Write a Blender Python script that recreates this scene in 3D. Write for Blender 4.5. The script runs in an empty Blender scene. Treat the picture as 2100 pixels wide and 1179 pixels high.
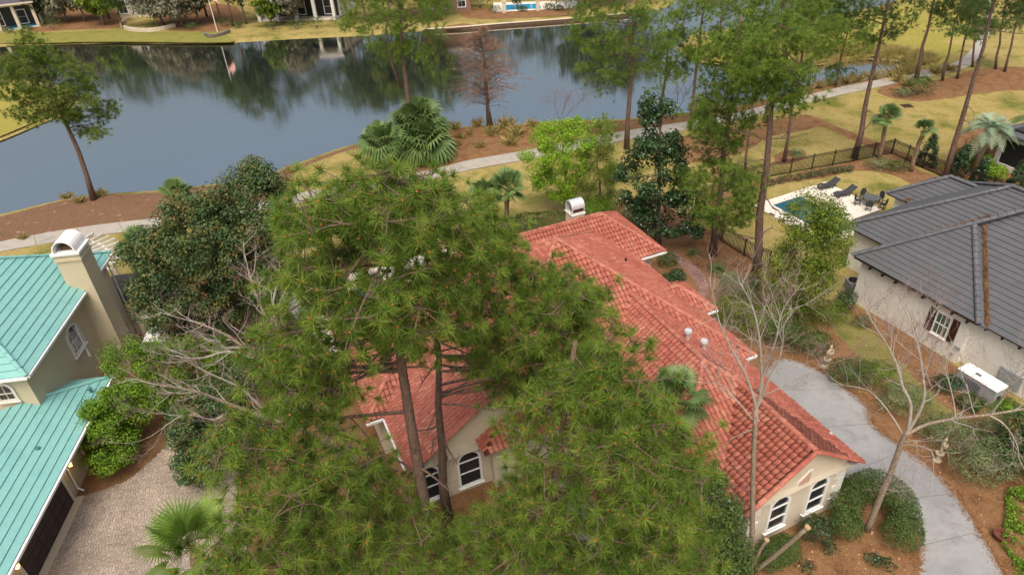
import bpy, math, random
import numpy as np
from mathutils import Vector, Matrix
from mathutils.geometry import tessellate_polygon
R = math.radians
rng = np.random.default_rng(7)
random.seed(7)
scn = bpy.context.scene
COL = scn.collection

# ------------------------------------------------------------------ camera
CAMH, TH, RO, FPX = 28.0, R(34.0), R(3.4), 1400.0
cr, sr, ct, st = math.cos(RO), math.sin(RO), math.cos(TH), math.sin(TH)
cam = bpy.data.cameras.new('camera'); camo = bpy.data.objects.new('camera', cam); COL.objects.link(camo)
cam.sensor_width = 36.0; cam.lens = 36.0 * FPX / 2100.0; cam.clip_end = 3000; cam.clip_start = 0.5
rt, up, bk = (cr, -sr*st, -sr*ct), (sr, cr*st, cr*ct), (0, -ct, st)
camo.matrix_world = Matrix(((rt[0], up[0], bk[0], 0), (rt[1], up[1], bk[1], 0), (rt[2], up[2], bk[2], CAMH), (0, 0, 0, 1)))
scn.camera = camo
# ------------------------------------------------------------------ world, sun, exposure
SUN_EL, SUN_AZ = R(62), R(186)            # azimuth measured from +Y towards +X
w = bpy.data.worlds.new('World'); scn.world = w; w.use_nodes = True
nt = w.node_tree; bg = nt.nodes['Background']
sky = nt.nodes.new('ShaderNodeTexSky'); sky.sky_type = 'NISHITA'; sky.sun_disc = False
sky.sun_elevation = SUN_EL; sky.sun_rotation = SUN_AZ; sky.air_density = 1.3; sky.dust_density = 9.0; sky.ozone_density = 0.7
nt.links.new(sky.outputs[0], bg.inputs[0]); bg.inputs[1].default_value = 0.135
sl = bpy.data.lights.new('sun', 'SUN'); so = bpy.data.objects.new('sun', sl); COL.objects.link(so)
sl.energy = 1.35; sl.angle = R(36); sl.color = (1, 0.97, 0.93)
sd = Vector((math.sin(SUN_AZ)*math.cos(SUN_EL), math.cos(SUN_AZ)*math.cos(SUN_EL), math.sin(SUN_EL)))
so.rotation_euler = sd.to_track_quat('Z', 'Y').to_euler(); so.location = (0, 0, 60)
scn.view_settings.view_transform = 'Standard'; scn.view_settings.look = 'None'; scn.view_settings.gamma = 1
scn.view_settings.exposure = 0.36

# ------------------------------------------------------------------ pixel <-> place
def ray(u, v):
    xc = (u-1050)/FPX; yc = (589.5-v)/FPX
    X = xc*cr+yc*sr; Y = -xc*sr+yc*cr
    return np.array([X, ct+Y*st, -st+Y*ct])
CAM = np.array([0, 0, CAMH])
def G(u, v, z=0.0):
    d = ray(u, v); t = (z-CAMH)/d[2]
    return np.array([d[0]*t, d[1]*t, z])
def VPL(u, v, base, off=0.0):            # pixel on the upright plane through a base, facing the viewer
    n = np.array([base[0], base[1], 0.0]); n /= np.linalg.norm(n)
    d = ray(u, v); t = (np.dot(n, base)+off)/np.dot(n, d)
    return CAM+d*t
def Gs(pts, z=0.0): return [G(a, b, z) for a, b in pts]
class Frame:
    def __init__(s, a):
        s.a = R(a); s.u = np.array([math.cos(s.a), math.sin(s.a), 0]); s.v = np.array([math.sin(s.a), -math.cos(s.a), 0])
    def __call__(s, u, v, z): return s.u*u+s.v*v+np.array([0, 0, z])
    def onv(s, px, v):                   # pixel on the plane v = const -> (u, z)
        d = ray(*px); t = v/np.dot(d, s.v); p = CAM+d*t; return np.dot(p, s.u), p[2]
    def onu(s, px, u):
        d = ray(*px); t = u/np.dot(d, s.u); p = CAM+d*t; return np.dot(p, s.v), p[2]

# ------------------------------------------------------------------ objects
def tag(o, label=None, cat=None, group=None, kind=None):
    if label: o['label'] = label
    if cat: o['category'] = cat
    if group: o['group'] = group
    if kind: o['kind'] = kind
    return o
def org(p):
    if p is None: return np.zeros(3)
    o = np.array(p.location)
    while p.parent: p = p.parent; o = o+np.array(p.location)
    return o
def root(name, loc, label, cat, group=None):
    o = bpy.data.objects.new(name, None); COL.objects.link(o); o.location = tuple(loc); o.empty_display_size = 0.2
    return tag(o, label, cat, group)
def link(name, me, parent=None):
    o = bpy.data.objects.new(name, me); COL.objects.link(o)
    if parent: o.parent = parent
    return o
class MB:
    def __init__(s): s.v = []; s.f = []; s.m = []
    def add(s, vs, fs, m=0):
        b = len(s.v); s.v += [tuple(map(float, p)) for p in vs]; s.f += [tuple(i+b for i in f) for f in fs]; s.m += [m]*len(fs); return s
    def hexa(s, p, m=0):                 # 8 corners: bottom 4, top 4
        return s.add(p, [(3, 2, 1, 0), (4, 5, 6, 7), (0, 1, 5, 4), (1, 2, 6, 5), (2, 3, 7, 6), (3, 0, 4, 7)], m)
    def box(s, c, sz, ax=None, m=0):     # centre, full size, axes
        c = np.array(c, float); X, Y, Z = ax if ax is not None else (np.array([1, 0, 0]), np.array([0, 1, 0]), np.array([0, 0, 1]))
        X, Y, Z = np.array(X)*sz[0]/2, np.array(Y)*sz[1]/2, np.array(Z)*sz[2]/2
        return s.hexa([c-X-Y-Z, c+X-Y-Z, c+X+Y-Z, c-X+Y-Z, c-X-Y+Z, c+X-Y+Z, c+X+Y+Z, c-X+Y+Z], m)
    def bar(s, a, b, wd, ht, m=0):
        a = np.array(a, float); b = np.array(b, float); d = b-a; L = np.linalg.norm(d); d = d/L
        z = np.array([0, 0, 1.0]) if abs(d[2]) < 0.95 else np.array([1.0, 0, 0])
        x = np.cross(d, z); x /= np.linalg.norm(x); z = np.cross(x, d)
        return s.box((a+b)/2, (wd, L, ht), (x, d, z), m)
    def tube(s, pts, rad, n=6, cap=True, m=0):
        pts = [np.array(p, float) for p in pts]; k = len(pts); vs = []
        d0 = pts[1]-pts[0]; x = np.cross(d0, [0.3, 0.9, 0.2]); x /= (np.linalg.norm(x)+1e-9)
        for i in range(k):
            d = pts[min(i+1, k-1)]-pts[max(i-1, 0)]; d = d/(np.linalg.norm(d)+1e-9)
            x = x-d*np.dot(x, d); x /= (np.linalg.norm(x)+1e-9); y = np.cross(d, x)
            r = rad[i] if hasattr(rad, '__len__') else rad
            for j in range(n):
                a = 2*math.pi*j/n; vs.append(pts[i]+x*r*math.cos(a)+y*r*math.sin(a))
        fs = [(i*n+j, i*n+(j+1) % n, (i+1)*n+(j+1) % n, (i+1)*n+j) for i in range(k-1) for j in range(n)]
        if cap: fs += [tuple(range(n-1, -1, -1)), tuple((k-1)*n+j for j in range(n))]
        return s.add(vs, fs, m)
    def prism(s, poly, h, m=0):          # 3-D planar polygon extruded by vector h
        n = len(poly); h = np.array(h, float); A = [np.array(p, float) for p in poly]
        return s.add(A+[p+h for p in A], [tuple(range(n-1, -1, -1)), tuple(range(n, 2*n))]+[(i, (i+1) % n, n+(i+1) % n, n+i) for i in range(n)], m)
    def lathe(s, c, prof, n=12, m=0):    # prof: (r, z)
        c = np.array(c, float); vs = [c+np.array([r*math.cos(2*math.pi*j/n), r*math.sin(2*math.pi*j/n), z]) for r, z in prof for j in range(n)]; k = len(prof)
        return s.add(vs, [(i*n+j, i*n+(j+1) % n, (i+1)*n+(j+1) % n, (i+1)*n+j) for i in range(k-1) for j in range(n)]+[tuple(range(n-1, -1, -1)), tuple((k-1)*n+j for j in range(n))], m)
    def build(s, name, mats, parent=None, smooth=False):
        o3 = org(parent); me = bpy.data.meshes.new(name)
        me.from_pydata([tuple(np.array(p)-o3) for p in s.v], [], s.f)
        for mm in (mats if isinstance(mats, (list, tuple)) else [mats]): me.materials.append(mm)
        if any(s.m): me.polygons.foreach_set('material_index', s.m)
        if smooth: me.polygons.foreach_set('use_smooth', [True]*len(me.polygons))
        me.update(); return link(name, me, parent)
def rawmesh(name, V, k, mat, parent=None, tint=None):   # numpy faces of k vertices each
    V = np.asarray(V, dtype=np.float32)-org(parent).astype(np.float32); n = len(V)//k
    me = bpy.data.meshes.new(name); me.vertices.add(len(V)); me.vertices.foreach_set('co', V.ravel())
    me.loops.add(len(V)); me.loops.foreach_set('vertex_index', np.arange(len(V), dtype=np.int32))
    me.polygons.add(n); me.polygons.foreach_set('loop_start', np.arange(0, len(V), k, dtype=np.int32)); me.polygons.foreach_set('loop_total', np.full(n, k, dtype=np.int32))
    if tint is not None:
        a = me.attributes.new('tint', 'FLOAT', 'POINT'); a.data.foreach_set('value', np.asarray(tint, dtype=np.float32))
    me.materials.append(mat); me.update(calc_edges=True); me.validate(); return link(name, me, parent)

# ------------------------------------------------------------------ materials
def nodes(name):
    m = bpy.data.materials.new(name); m.use_nodes = True; t = m.node_tree
    return m, t, t.nodes['Principled BSDF'], lambda k: t.nodes.new('ShaderNode'+k), t.links.new
def ramp(N, cols, pos=None):
    r = N('ValToRGB'); e = r.color_ramp.elements
    for i, c in enumerate(cols):
        p = pos[i] if pos else i/(len(cols)-1)
        if i < 2: e[i].position = p
        else: e.new(p)
        e[i].color = (*c, 1)
    return r
def mat(name, cols, scale=3.0, rough=0.8, bump=0.0, bscale=20, detail=6, pos=None, fine=0.0, metal=0.0, spec=0.3, stretch=None):
    m, t, b, N, L = nodes(name)
    if not isinstance(cols[0], (tuple, list)): cols = [cols, tuple(c*0.86 for c in cols)]
    geo = N('NewGeometry'); src = geo.outputs['Position']
    if stretch:
        mp = N('Mapping'); mp.inputs['Scale'].default_value = stretch[:3]
        if len(stretch) > 3: mp.inputs['Rotation'].default_value = (0, 0, stretch[3])
        L(src, mp.inputs[0]); src = mp.outputs[0]
    n = N('TexNoise'); n.inputs['Scale'].default_value = scale; n.inputs['Detail'].default_value = detail; n.inputs['Roughness'].default_value = 0.65
    L(src, n.inputs['Vector']); r = ramp(N, cols, pos or [0.3+0.4*i/(len(cols)-1) for i in range(len(cols))]); L(n.outputs[0], r.inputs[0])
    out = r.outputs[0]
    if fine:
        n3 = N('TexNoise'); n3.inputs['Scale'].default_value = bscale; n3.inputs['Detail'].default_value = 3; L(src, n3.inputs['Vector'])
        mr = N('MapRange'); mr.inputs[1].default_value = 0.3; mr.inputs[2].default_value = 0.7; mr.inputs[3].default_value = 1-fine; mr.inputs[4].default_value = 1+fine; L(n3.outputs[0], mr.inputs[0])
        mx = N('VectorMath'); mx.operation = 'SCALE'; L(out, mx.inputs[0]); L(mr.outputs[0], mx.inputs['Scale']); out = mx.outputs[0]
    L(out, b.inputs['Base Color']); b.inputs['Roughness'].default_value = rough; b.inputs['Metallic'].default_value = metal; b.inputs['Specular IOR Level'].default_value = spec
    if bump:
        n2 = N('TexNoise'); n2.inputs['Scale'].default_value = bscale; n2.inputs['Detail'].default_value = 4; L(src, n2.inputs['Vector'])
        bp = N('Bump'); bp.inputs['Strength'].default_value = bump; bp.inputs['Distance'].default_value = 0.05; L(n2.outputs[0], bp.inputs['Height']); L(bp.outputs[0], b.inputs['Normal'])
    return m
def leafmat(name, cols, rough=0.5, trans=0.4, spec=0.25):
    m, t, b, N, L = nodes(name); a = N('Attribute'); a.attribute_name = 'tint'
    r = ramp(N, cols); L(a.outputs['Fac'], r.inputs[0]); L(r.outputs[0], b.inputs['Base Color'])
    b.inputs['Roughness'].default_value = rough; b.inputs['Specular IOR Level'].default_value = spec
    tr = N('BsdfTranslucent'); L(r.outputs[0], tr.inputs[0]); mx = N('MixShader'); mx.inputs[0].default_value = trans
    L(b.outputs[0], mx.inputs[1]); L(tr.outputs[0], mx.inputs[2]); L(mx.outputs[0], t.nodes['Material Output'].inputs[0])
    return m
def tilemat(name, cols, cell=2.6, spec=0.25, rough=0.6):
    m, t, b, N, L = nodes(name); geo = N('NewGeometry')
    a1 = N('Attribute'); a1.attribute_name = 'tint'; a2 = N('Attribute'); a2.attribute_name = 'single'; oi = N('ObjectInfo')
    sp = N('Math'); sp.operation = 'MULTIPLY_ADD'; L(oi.outputs['Random'], sp.inputs[0]); L(a2.outputs['Fac'], sp.inputs[1]); L(a1.outputs['Fac'], sp.inputs[2])
    n = N('TexNoise'); n.inputs['Scale'].default_value = 0.45; n.inputs['Detail'].default_value = 5; L(geo.outputs['Position'], n.inputs['Vector'])
    ma = N('Math'); ma.operation = 'MULTIPLY_ADD'; ma.inputs[1].default_value = 0.36; L(sp.outputs[0], ma.inputs[0])
    m2 = N('Math'); m2.operation = 'MULTIPLY'; m2.inputs[1].default_value = 0.72; L(n.outputs[0], m2.inputs[0]); L(m2.outputs[0], ma.inputs[2])
    r = ramp(N, cols, [0.25, 0.45, 0.65, 0.85]); L(ma.outputs[0], r.inputs[0])
    n2 = N('TexNoise'); n2.inputs['Scale'].default_value = 4; n2.inputs['Detail'].default_value = 5; L(geo.outputs['Position'], n2.inputs['Vector'])
    mr = N('MapRange'); mr.inputs[1].default_value = 0.3; mr.inputs[2].default_value = 0.7; mr.inputs[3].default_value = 0.72; mr.inputs[4].default_value = 1.14; L(n2.outputs[0], mr.inputs[0])
    mx = N('VectorMath'); mx.operation = 'SCALE'; L(r.outputs[0], mx.inputs[0]); L(mr.outputs[0], mx.inputs['Scale']); L(mx.outputs[0], b.inputs['Base Color'])
    b.inputs['Roughness'].default_value = rough; b.inputs['Specular IOR Level'].default_value = spec
    return m
def glass(name, col=(0.02, 0.025, 0.03), rough=0.05):
    m, t, b, N, L = nodes(name); b.inputs['Base Color'].default_value = (*col, 1); b.inputs['Roughness'].default_value = rough; b.inputs['Specular IOR Level'].default_value = 0.6; return m
def emit(name, col, s):
    m, t, b, N, L = nodes(name); b.inputs['Base Color'].default_value = (*col, 1); b.inputs['Emission Color'].default_value = (*col, 1); b.inputs['Emission Strength'].default_value = s; return m
def watermat(name, base, ior, bscale, bstr, stretch):
    m, t, b, N, L = nodes(name); geo = N('NewGeometry'); b.inputs['Base Color'].default_value = (*base, 1); b.inputs['Roughness'].default_value = 0.05; b.inputs['IOR'].default_value = ior; b.inputs['Specular Tint'].default_value = (1.0, 0.955, 0.89, 1)
    mp = N('Mapping'); mp.inputs['Scale'].default_value = stretch; mp.inputs['Rotation'].default_value = (0, 0, 0.25); L(geo.outputs['Position'], mp.inputs[0])
    n = N('TexNoise'); n.inputs['Scale'].default_value = bscale; n.inputs['Detail'].default_value = 3; n.inputs['Roughness'].default_value = 0.55; L(mp.outputs[0], n.inputs['Vector'])
    bp = N('Bump'); bp.inputs['Strength'].default_value = bstr; bp.inputs['Distance'].default_value = 0.02; L(n.outputs[0], bp.inputs['Height']); L(bp.outputs[0], b.inputs['Normal'])
    return m
def pavermat(name, cols):
    m, t, b, N, L = nodes(name); a = N('Attribute'); a.attribute_name = 'tint'; r = ramp(N, cols); L(a.outputs['Fac'], r.inputs[0])
    geo = N('NewGeometry'); n = N('TexNoise'); n.inputs['Scale'].default_value = 0.5; n.inputs['Detail'].default_value = 6; L(geo.outputs['Position'], n.inputs['Vector'])
    mr = N('MapRange'); mr.inputs[1].default_value = 0.35; mr.inputs[2].default_value = 0.65; mr.inputs[3].default_value = 0.75; mr.inputs[4].default_value = 1.15; L(n.outputs[0], mr.inputs[0])
    mx = N('VectorMath'); mx.operation = 'SCALE'; L(r.outputs[0], mx.inputs[0]); L(mr.outputs[0], mx.inputs['Scale']); L(mx.outputs[0], b.inputs['Base Color']); b.inputs['Roughness'].default_value = 0.85
    return m

Mt = dict(
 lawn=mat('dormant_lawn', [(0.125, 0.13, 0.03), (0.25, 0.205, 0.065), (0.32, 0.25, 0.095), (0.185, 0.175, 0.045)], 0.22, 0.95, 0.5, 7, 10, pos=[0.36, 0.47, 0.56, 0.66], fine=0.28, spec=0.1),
 golf=mat('golf_grass', [(0.15, 0.165, 0.03), (0.29, 0.25, 0.06), (0.25, 0.225, 0.05), (0.33, 0.26, 0.09)], 0.10, 0.95, 0.4, 4, 10, pos=[0.36, 0.46, 0.55, 0.64], fine=0.22, spec=0.1),
 sidelawn=mat('greenish_side_lawn', [(0.10, 0.12, 0.03), (0.20, 0.18, 0.06), (0.14, 0.14, 0.04)], 0.7, 0.95, 0.5, 14, 8, fine=0.25, spec=0.1),  # greenish grass of the side strip
 greenlawn=mat('green_bank_grass', [(0.10, 0.14, 0.03), (0.22, 0.20, 0.05), (0.14, 0.16, 0.04)], 0.3, 0.95, 0.4, 6, 8, fine=0.2, spec=0.1),
 straw=mat('pine_straw', [(0.11, 0.055, 0.027), (0.19, 0.10, 0.046), (0.24, 0.135, 0.068), (0.145, 0.075, 0.034)], 0.9, 0.95, 0.9, 24, 10, fine=0.45, spec=0.1),
 sand=mat('straw_over_sand', [(0.11, 0.062, 0.036), (0.185, 0.108, 0.064), (0.16, 0.092, 0.054), (0.46, 0.38, 0.31)], 1.3, 0.95, 0.9, 22, 13, pos=[0.3, 0.45, 0.60, 0.72], fine=0.5, spec=0.1, stretch=(0.6, 1.0, 1, 0.2)),
 conc=mat('path_concrete', [(0.27, 0.245, 0.21), (0.37, 0.34, 0.295), (0.31, 0.285, 0.24)], 0.5, 0.9, 0.3, 22, 8, fine=0.1, spec=0.2),
 drive=mat('driveway_concrete', [(0.19, 0.19, 0.19), (0.30, 0.295, 0.29), (0.235, 0.235, 0.235), (0.28, 0.28, 0.28)], 0.25, 0.9, 0.3, 26, 9, fine=0.10, spec=0.2),
 joint=mat('path_joint', (0.12, 0.10, 0.08), 4, 0.95),
 drivejoint=mat('drive_joint', (0.15, 0.145, 0.14), 6, 0.95), paverjoint=mat('paver_joint_sand', (0.24, 0.20, 0.165), 6, 0.95),
 bark=mat('pine_bark', [(0.07, 0.045, 0.035), (0.17, 0.11, 0.085), (0.11, 0.075, 0.06)], 5, 0.95, 1.0, 16, 6, fine=0.35, stretch=(1.6, 1.6, 0.35)),
 twig=mat('dead_twig', [(0.13, 0.10, 0.08), (0.22, 0.18, 0.15)], 4, 0.9),
 greybark=mat('grey_bark', [(0.11, 0.10, 0.085), (0.20, 0.18, 0.15)], 5, 0.95, 0.8, 18, fine=0.3),
 birch=mat('peeling_birch_bark', [(0.15, 0.10, 0.07), (0.36, 0.29, 0.22), (0.20, 0.15, 0.11), (0.58, 0.52, 0.43)], 9, 0.85, 0.9, 22, 6, fine=0.3),
 birchtwig=mat('pale_birch_twig', [(0.28, 0.25, 0.215), (0.44, 0.41, 0.365)], 3, 0.85),
 finetwig=mat('purple_brown_twig', [(0.20, 0.13, 0.12), (0.30, 0.21, 0.19)], 3, 0.85),
 cut=mat('fresh_cut_wood', [(0.34, 0.22, 0.11), (0.44, 0.31, 0.17)], 9, 0.8),
 stucco=mat('cream_stucco', [(0.56, 0.49, 0.38), (0.62, 0.55, 0.43)], 0.8, 0.9, 0.3, 40, fine=0.05),
 tanstucco=mat('tan_stucco', [(0.52, 0.45, 0.31), (0.57, 0.49, 0.34)], 0.7, 0.9, 0.3, 40, fine=0.05),
 whitestucco=mat('white_stucco', [(0.74, 0.72, 0.65), (0.80, 0.78, 0.71)], 0.6, 0.9, 0.3, 30, fine=0.05),
 white=mat('white_paint', [(0.74, 0.74, 0.72), (0.80, 0.80, 0.78)], 2, 0.5),
 offwhite=mat('off_white_trim', [(0.62, 0.60, 0.53), (0.68, 0.66, 0.60)], 2, 0.6),
 soffit=mat('soffit_cream', (0.50, 0.45, 0.36), 2, 0.8),
 pinklouver=mat('pink_louver', (0.50, 0.33, 0.26), 2, 0.8),
 brown=mat('dark_brown_door', [(0.050, 0.032, 0.030), (0.065, 0.042, 0.038)], 2, 0.6),
 shutter=mat('mahogany_shutter', (0.055, 0.016, 0.010), 3, 0.6),
 black=mat('black_metal', (0.012, 0.012, 0.013), 3, 0.45),
 darkgrey=mat('charcoal_woven', [(0.035, 0.037, 0.042), (0.055, 0.057, 0.063)], 20, 0.7),
 slate=mat('grey_metal_roof', [(0.078, 0.080, 0.087), (0.10, 0.102, 0.110)], 1.2, 0.55, 0.2, 30, fine=0.12, spec=0.5),
 slatecap=mat('grey_ridge_cap', [(0.075, 0.078, 0.088), (0.13, 0.133, 0.145)], 2.5, 0.6, fine=0.2),
 slatelip=mat('grey_lip_shade', (0.022, 0.023, 0.028), 2, 0.7),  # step shadow painted as a dark front face on each course
 teal=mat('sea_green_roof', [(0.155, 0.375, 0.35), (0.20, 0.43, 0.40), (0.175, 0.40, 0.37)], 0.9, 0.45, 0.1, 20, fine=0.06, spec=0.5),
 teallip=mat('sea_green_lip_shade', (0.06, 0.19, 0.18), 2, 0.5),  # shadow line under each course painted into the lip; vents share the colour
 blackroof=mat('black_flat_roof', [(0.025, 0.023, 0.024), (0.04, 0.037, 0.038)], 2, 0.7),
 reddeck=mat('red_tile_underlay', [(0.07, 0.022, 0.016), (0.10, 0.03, 0.02)], 2, 0.8),  # underlay darkened so the gaps between tiles read as shade
 redtile=tilemat('red_barrel_tile', [(0.32, 0.092, 0.064), (0.37, 0.113, 0.077), (0.415, 0.142, 0.096), (0.50, 0.215, 0.145)]),
 redcap=tilemat('red_ridge_tile', [(0.34, 0.11, 0.076), (0.39, 0.14, 0.096), (0.43, 0.165, 0.115), (0.47, 0.205, 0.145)], 2.0),
 metal=mat('galvanised_metal', [(0.55, 0.56, 0.58), (0.65, 0.66, 0.68)], 3, 0.4, metal=0.3),
 greybox=mat('grey_enamel', [(0.32, 0.34, 0.33), (0.38, 0.40, 0.39)], 2, 0.5),
 glass=glass('dark_window_glass'), screen=glass('dark_screen', (0.012, 0.012, 0.014), 0.6), greenglass=glass('green_tinted_glass', (0.05, 0.09, 0.07)),
 stone=mat('weathered_statue_stone', [(0.36, 0.26, 0.15), (0.52, 0.43, 0.30), (0.43, 0.34, 0.22)], 8, 0.85, 0.6, 30, fine=0.2),
 pool=watermat('pool_water', (0.012, 0.085, 0.12), 1.5, 2.5, 0.35, (1, 1, 1)), brightpool=watermat('bright_pool_water', (0.03, 0.30, 0.50), 1.4, 2.5, 0.2, (1, 1, 1)),
 water=watermat('lake_water', (0.022, 0.030, 0.030), 13.0, 1.2, 0.20, (1.0, 2.6, 1)),
 deck=mat('pale_travertine', [(0.62, 0.55, 0.47), (0.72, 0.66, 0.58)], 1.5, 0.8, 0.3, 12, fine=0.12),
 terracotta=mat('clay_pot', (0.16, 0.055, 0.035), 4, 0.7),
 ltstone=mat('pale_coping', (0.60, 0.52, 0.40), 2, 0.8), brick=mat('brick_wall', [(0.24, 0.13, 0.10), (0.33, 0.21, 0.17)], 8, 0.9),
 farroof=mat('far_grey_roof', (0.09, 0.085, 0.10), 2, 0.8), timber=mat('dark_timber', (0.10, 0.065, 0.04), 3, 0.9),
 paver=pavermat('tumbled_pavers', [(0.24, 0.19, 0.155), (0.31, 0.25, 0.20), (0.35, 0.285, 0.225), (0.39, 0.325, 0.26), (0.27, 0.23, 0.20)]),
 brickpath=pavermat('brick_path_pavers', [(0.20, 0.09, 0.075), (0.30, 0.15, 0.12), (0.24, 0.17, 0.16), (0.35, 0.22, 0.18)]),
 redcloth=mat('red_cloth', (0.6, 0.05, 0.03), 3, 0.8), bluecloth=mat('navy_cloth', (0.02, 0.03, 0.12), 3, 0.8),
 lamp=emit('warm_lantern_glow', (1.0, 0.45, 0.10), 14.0),
 pineN=leafmat('pine_needles', [(0.085, 0.155, 0.026), (0.15, 0.25, 0.038), (0.225, 0.335, 0.052), (0.33, 0.41, 0.08)], trans=0.5),
 pineY=leafmat('yellow_pine_needles', [(0.0743, 0.1215, 0.0243), (0.1485, 0.216, 0.0338), (0.2295, 0.297, 0.0473)]),
 pineD=leafmat('dull_pine_needles', [(0.0473, 0.0878, 0.0243), (0.0945, 0.1553, 0.0378), (0.1485, 0.216, 0.054)]),
 bud=mat('orange_pine_bud', [(0.42, 0.14, 0.04), (0.30, 0.10, 0.04)], 6, 0.8),
 holly=leafmat('dark_holly_leaves', [(0.0297, 0.0567, 0.0216), (0.0567, 0.1013, 0.0324), (0.0878, 0.1418, 0.0486), (0.243, 0.1485, 0.0405)], 0.4, 0.15),
 magno=leafmat('glossy_magnolia_leaves', [(0.0162, 0.0378, 0.0135), (0.0324, 0.0743, 0.0216), (0.0607, 0.1148, 0.0351)], 0.3, 0.1, 0.4),
 bright=leafmat('bright_green_leaves', [(0.0675, 0.1485, 0.0108), (0.135, 0.2565, 0.0189), (0.2295, 0.3645, 0.0338)], 0.5, 0.35),
 lime=leafmat('lime_leaves', [(0.135, 0.27, 0.0162), (0.243, 0.4185, 0.027), (0.351, 0.54, 0.0405)], 0.5, 0.35),
 olive=leafmat('olive_green_leaves', [(0.081, 0.135, 0.0162), (0.1485, 0.216, 0.0243), (0.2295, 0.2835, 0.0378)], 0.5, 0.3),
 hedge=leafmat('clipped_hedge_leaves', [(0.0405, 0.0743, 0.0189), (0.0743, 0.1215, 0.027), (0.1215, 0.1755, 0.0405)], 0.45, 0.2),
 sage=leafmat('grey_green_leaves', [(0.108, 0.1485, 0.0607), (0.1755, 0.2295, 0.0945), (0.27, 0.3105, 0.135)], 0.55, 0.25),
 palm=leafmat('fan_palm_leaf', [(0.081, 0.135, 0.0473), (0.135, 0.216, 0.0675), (0.2025, 0.2835, 0.0945)], 0.4, 0.2),
 palmB=leafmat('bright_palm_leaf', [(0.085, 0.16, 0.022), (0.15, 0.25, 0.035), (0.22, 0.33, 0.055)], 0.4, 0.25),
 silver=leafmat('silver_palm_leaf', [(0.189, 0.27, 0.1755), (0.27, 0.3645, 0.243), (0.351, 0.4455, 0.3105)], 0.5, 0.2),
 grass=leafmat('ornamental_grass', [(0.216, 0.2025, 0.054), (0.378, 0.3105, 0.108), (0.54, 0.4185, 0.189)], 0.6, 0.3),
 cyp=leafmat('rusty_cypress_twigs', [(0.20, 0.112, 0.078), (0.29, 0.165, 0.115), (0.36, 0.235, 0.17)], 0.8, 0.1), oldcyp=leafmat('rust', [(0.2025, 0.1013, 0.0607), (0.324, 0.1688, 0.1013), (0.405, 0.243, 0.162)], 0.8, 0.1),
 farleaf=leafmat('far_tree_leaves', [(0.0338, 0.0607, 0.0243), (0.0675, 0.1013, 0.0378), (0.1148, 0.1485, 0.0607)], 0.6, 0.2),
 greyleaf=leafmat('lichen_grey_leaves', [(0.1215, 0.1215, 0.081), (0.2025, 0.2025, 0.135), (0.2835, 0.27, 0.2025)], 0.7, 0.2),
 deadfrond=mat('dead_palm_boots', [(0.16, 0.10, 0.06), (0.30, 0.22, 0.14)], 6, 0.95, 1.0, 14, fine=0.3),
 strawblade=leafmat('loose_straw', [(0.13, 0.055, 0.022), (0.24, 0.115, 0.045), (0.38, 0.22, 0.10)], 0.8, 0.1),
 litter=leafmat('fallen_leaves', [(0.27, 0.1215, 0.0405), (0.567, 0.324, 0.135), (0.81, 0.621, 0.405)], 0.8, 0.1),
)

# ------------------------------------------------------------------ setting helpers
def smooth(pts, n=5, closed=True):
    P = [np.array(p, float) for p in pts]; k = len(P); out = []
    for i in range(k if closed else k-1):
        a, b, c, d = (P[(i-1) % k], P[i], P[(i+1) % k], P[(i+2) % k]) if closed else (P[max(i-1, 0)], P[i], P[i+1], P[min(i+2, k-1)])
        for j in range(n):
            t = j/n; out.append(0.5*((2*b)+(c-a)*t+(2*a-5*b+4*c-d)*t*t+(3*b-a-3*c+d)*t**3))
    if not closed: out.append(P[-1])
    return out
def pip(X, Y, poly):
    X = np.asarray(X); Y = np.asarray(Y); ins = np.zeros(X.shape, bool); n = len(poly); j = n-1
    for i in range(n):
        xi, yi = poly[i][0], poly[i][1]; xj, yj = poly[j][0], poly[j][1]
        if yi != yj:
            c = ((yi > Y) != (yj > Y)) & (X < (xj-xi)*(Y-yi)/(yj-yi)+xi); ins ^= c
        j = i
    return ins
def resample(pts, n):
    P = np.array([p[:2] for p in pts]); d = np.r_[0, np.cumsum(np.hypot(*np.diff(P, axis=0).T))]; s = np.linspace(0, d[-1], n)
    return np.c_[np.interp(s, d, P[:, 0]), np.interp(s, d, P[:, 1])]
def edgewobble(pts, amp=0.06):
    return [np.array(p)+np.array([*rng.normal(0, amp, 2), 0][:len(p)]) for p in pts]

WZ = -0.35
near_sh = [(-420, 560), (-150, 472), (0, 440), (60, 425), (130, 408), (200, 398), (320, 391), (420, 380), (500, 372), (545, 358), (600, 340), (660, 316), (700, 303), (745, 291), (800, 280), (860, 266), (925, 262), (975, 258), (1040, 258), (1100, 251), (1180, 246), (1260, 246), (1340, 238), (1400, 232), (1450, 228), (1500, 220), (1560, 206), (1620, 190), (1680, 178), (1740, 168), (1800, 158), (1850, 150), (1866, 139)]
rest_sh = [(1840, 127), (1790, 122), (1740, 126), (1680, 134), (1600, 140), (1500, 136), (1420, 126), (1385, 100), (1420, 70), (1500, 58), (1600, 50), (1700, 33), (1800, 14), (1900, -20), (1900, -70), (1420, -70), (1395, -20), (1385, 5), (1362, 18), (1280, 30), (1185, 38), (1100, 45), (1000, 52), (870, 63), (760, 73), (700, 76), (600, 81), (500, 87), (430, 91), (330, 91), (250, 89), (130, 92), (0, 96), (-200, 108), (-420, 122), (-420, 170), (-60, 158), (0, 160), (80, 168), (140, 180), (165, 205), (150, 228), (95, 250), (0, 290), (-60, 305), (-420, 405)]
LAKE = np.array([p[:2] for p in Gs(near_sh+rest_sh, WZ)])
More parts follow.
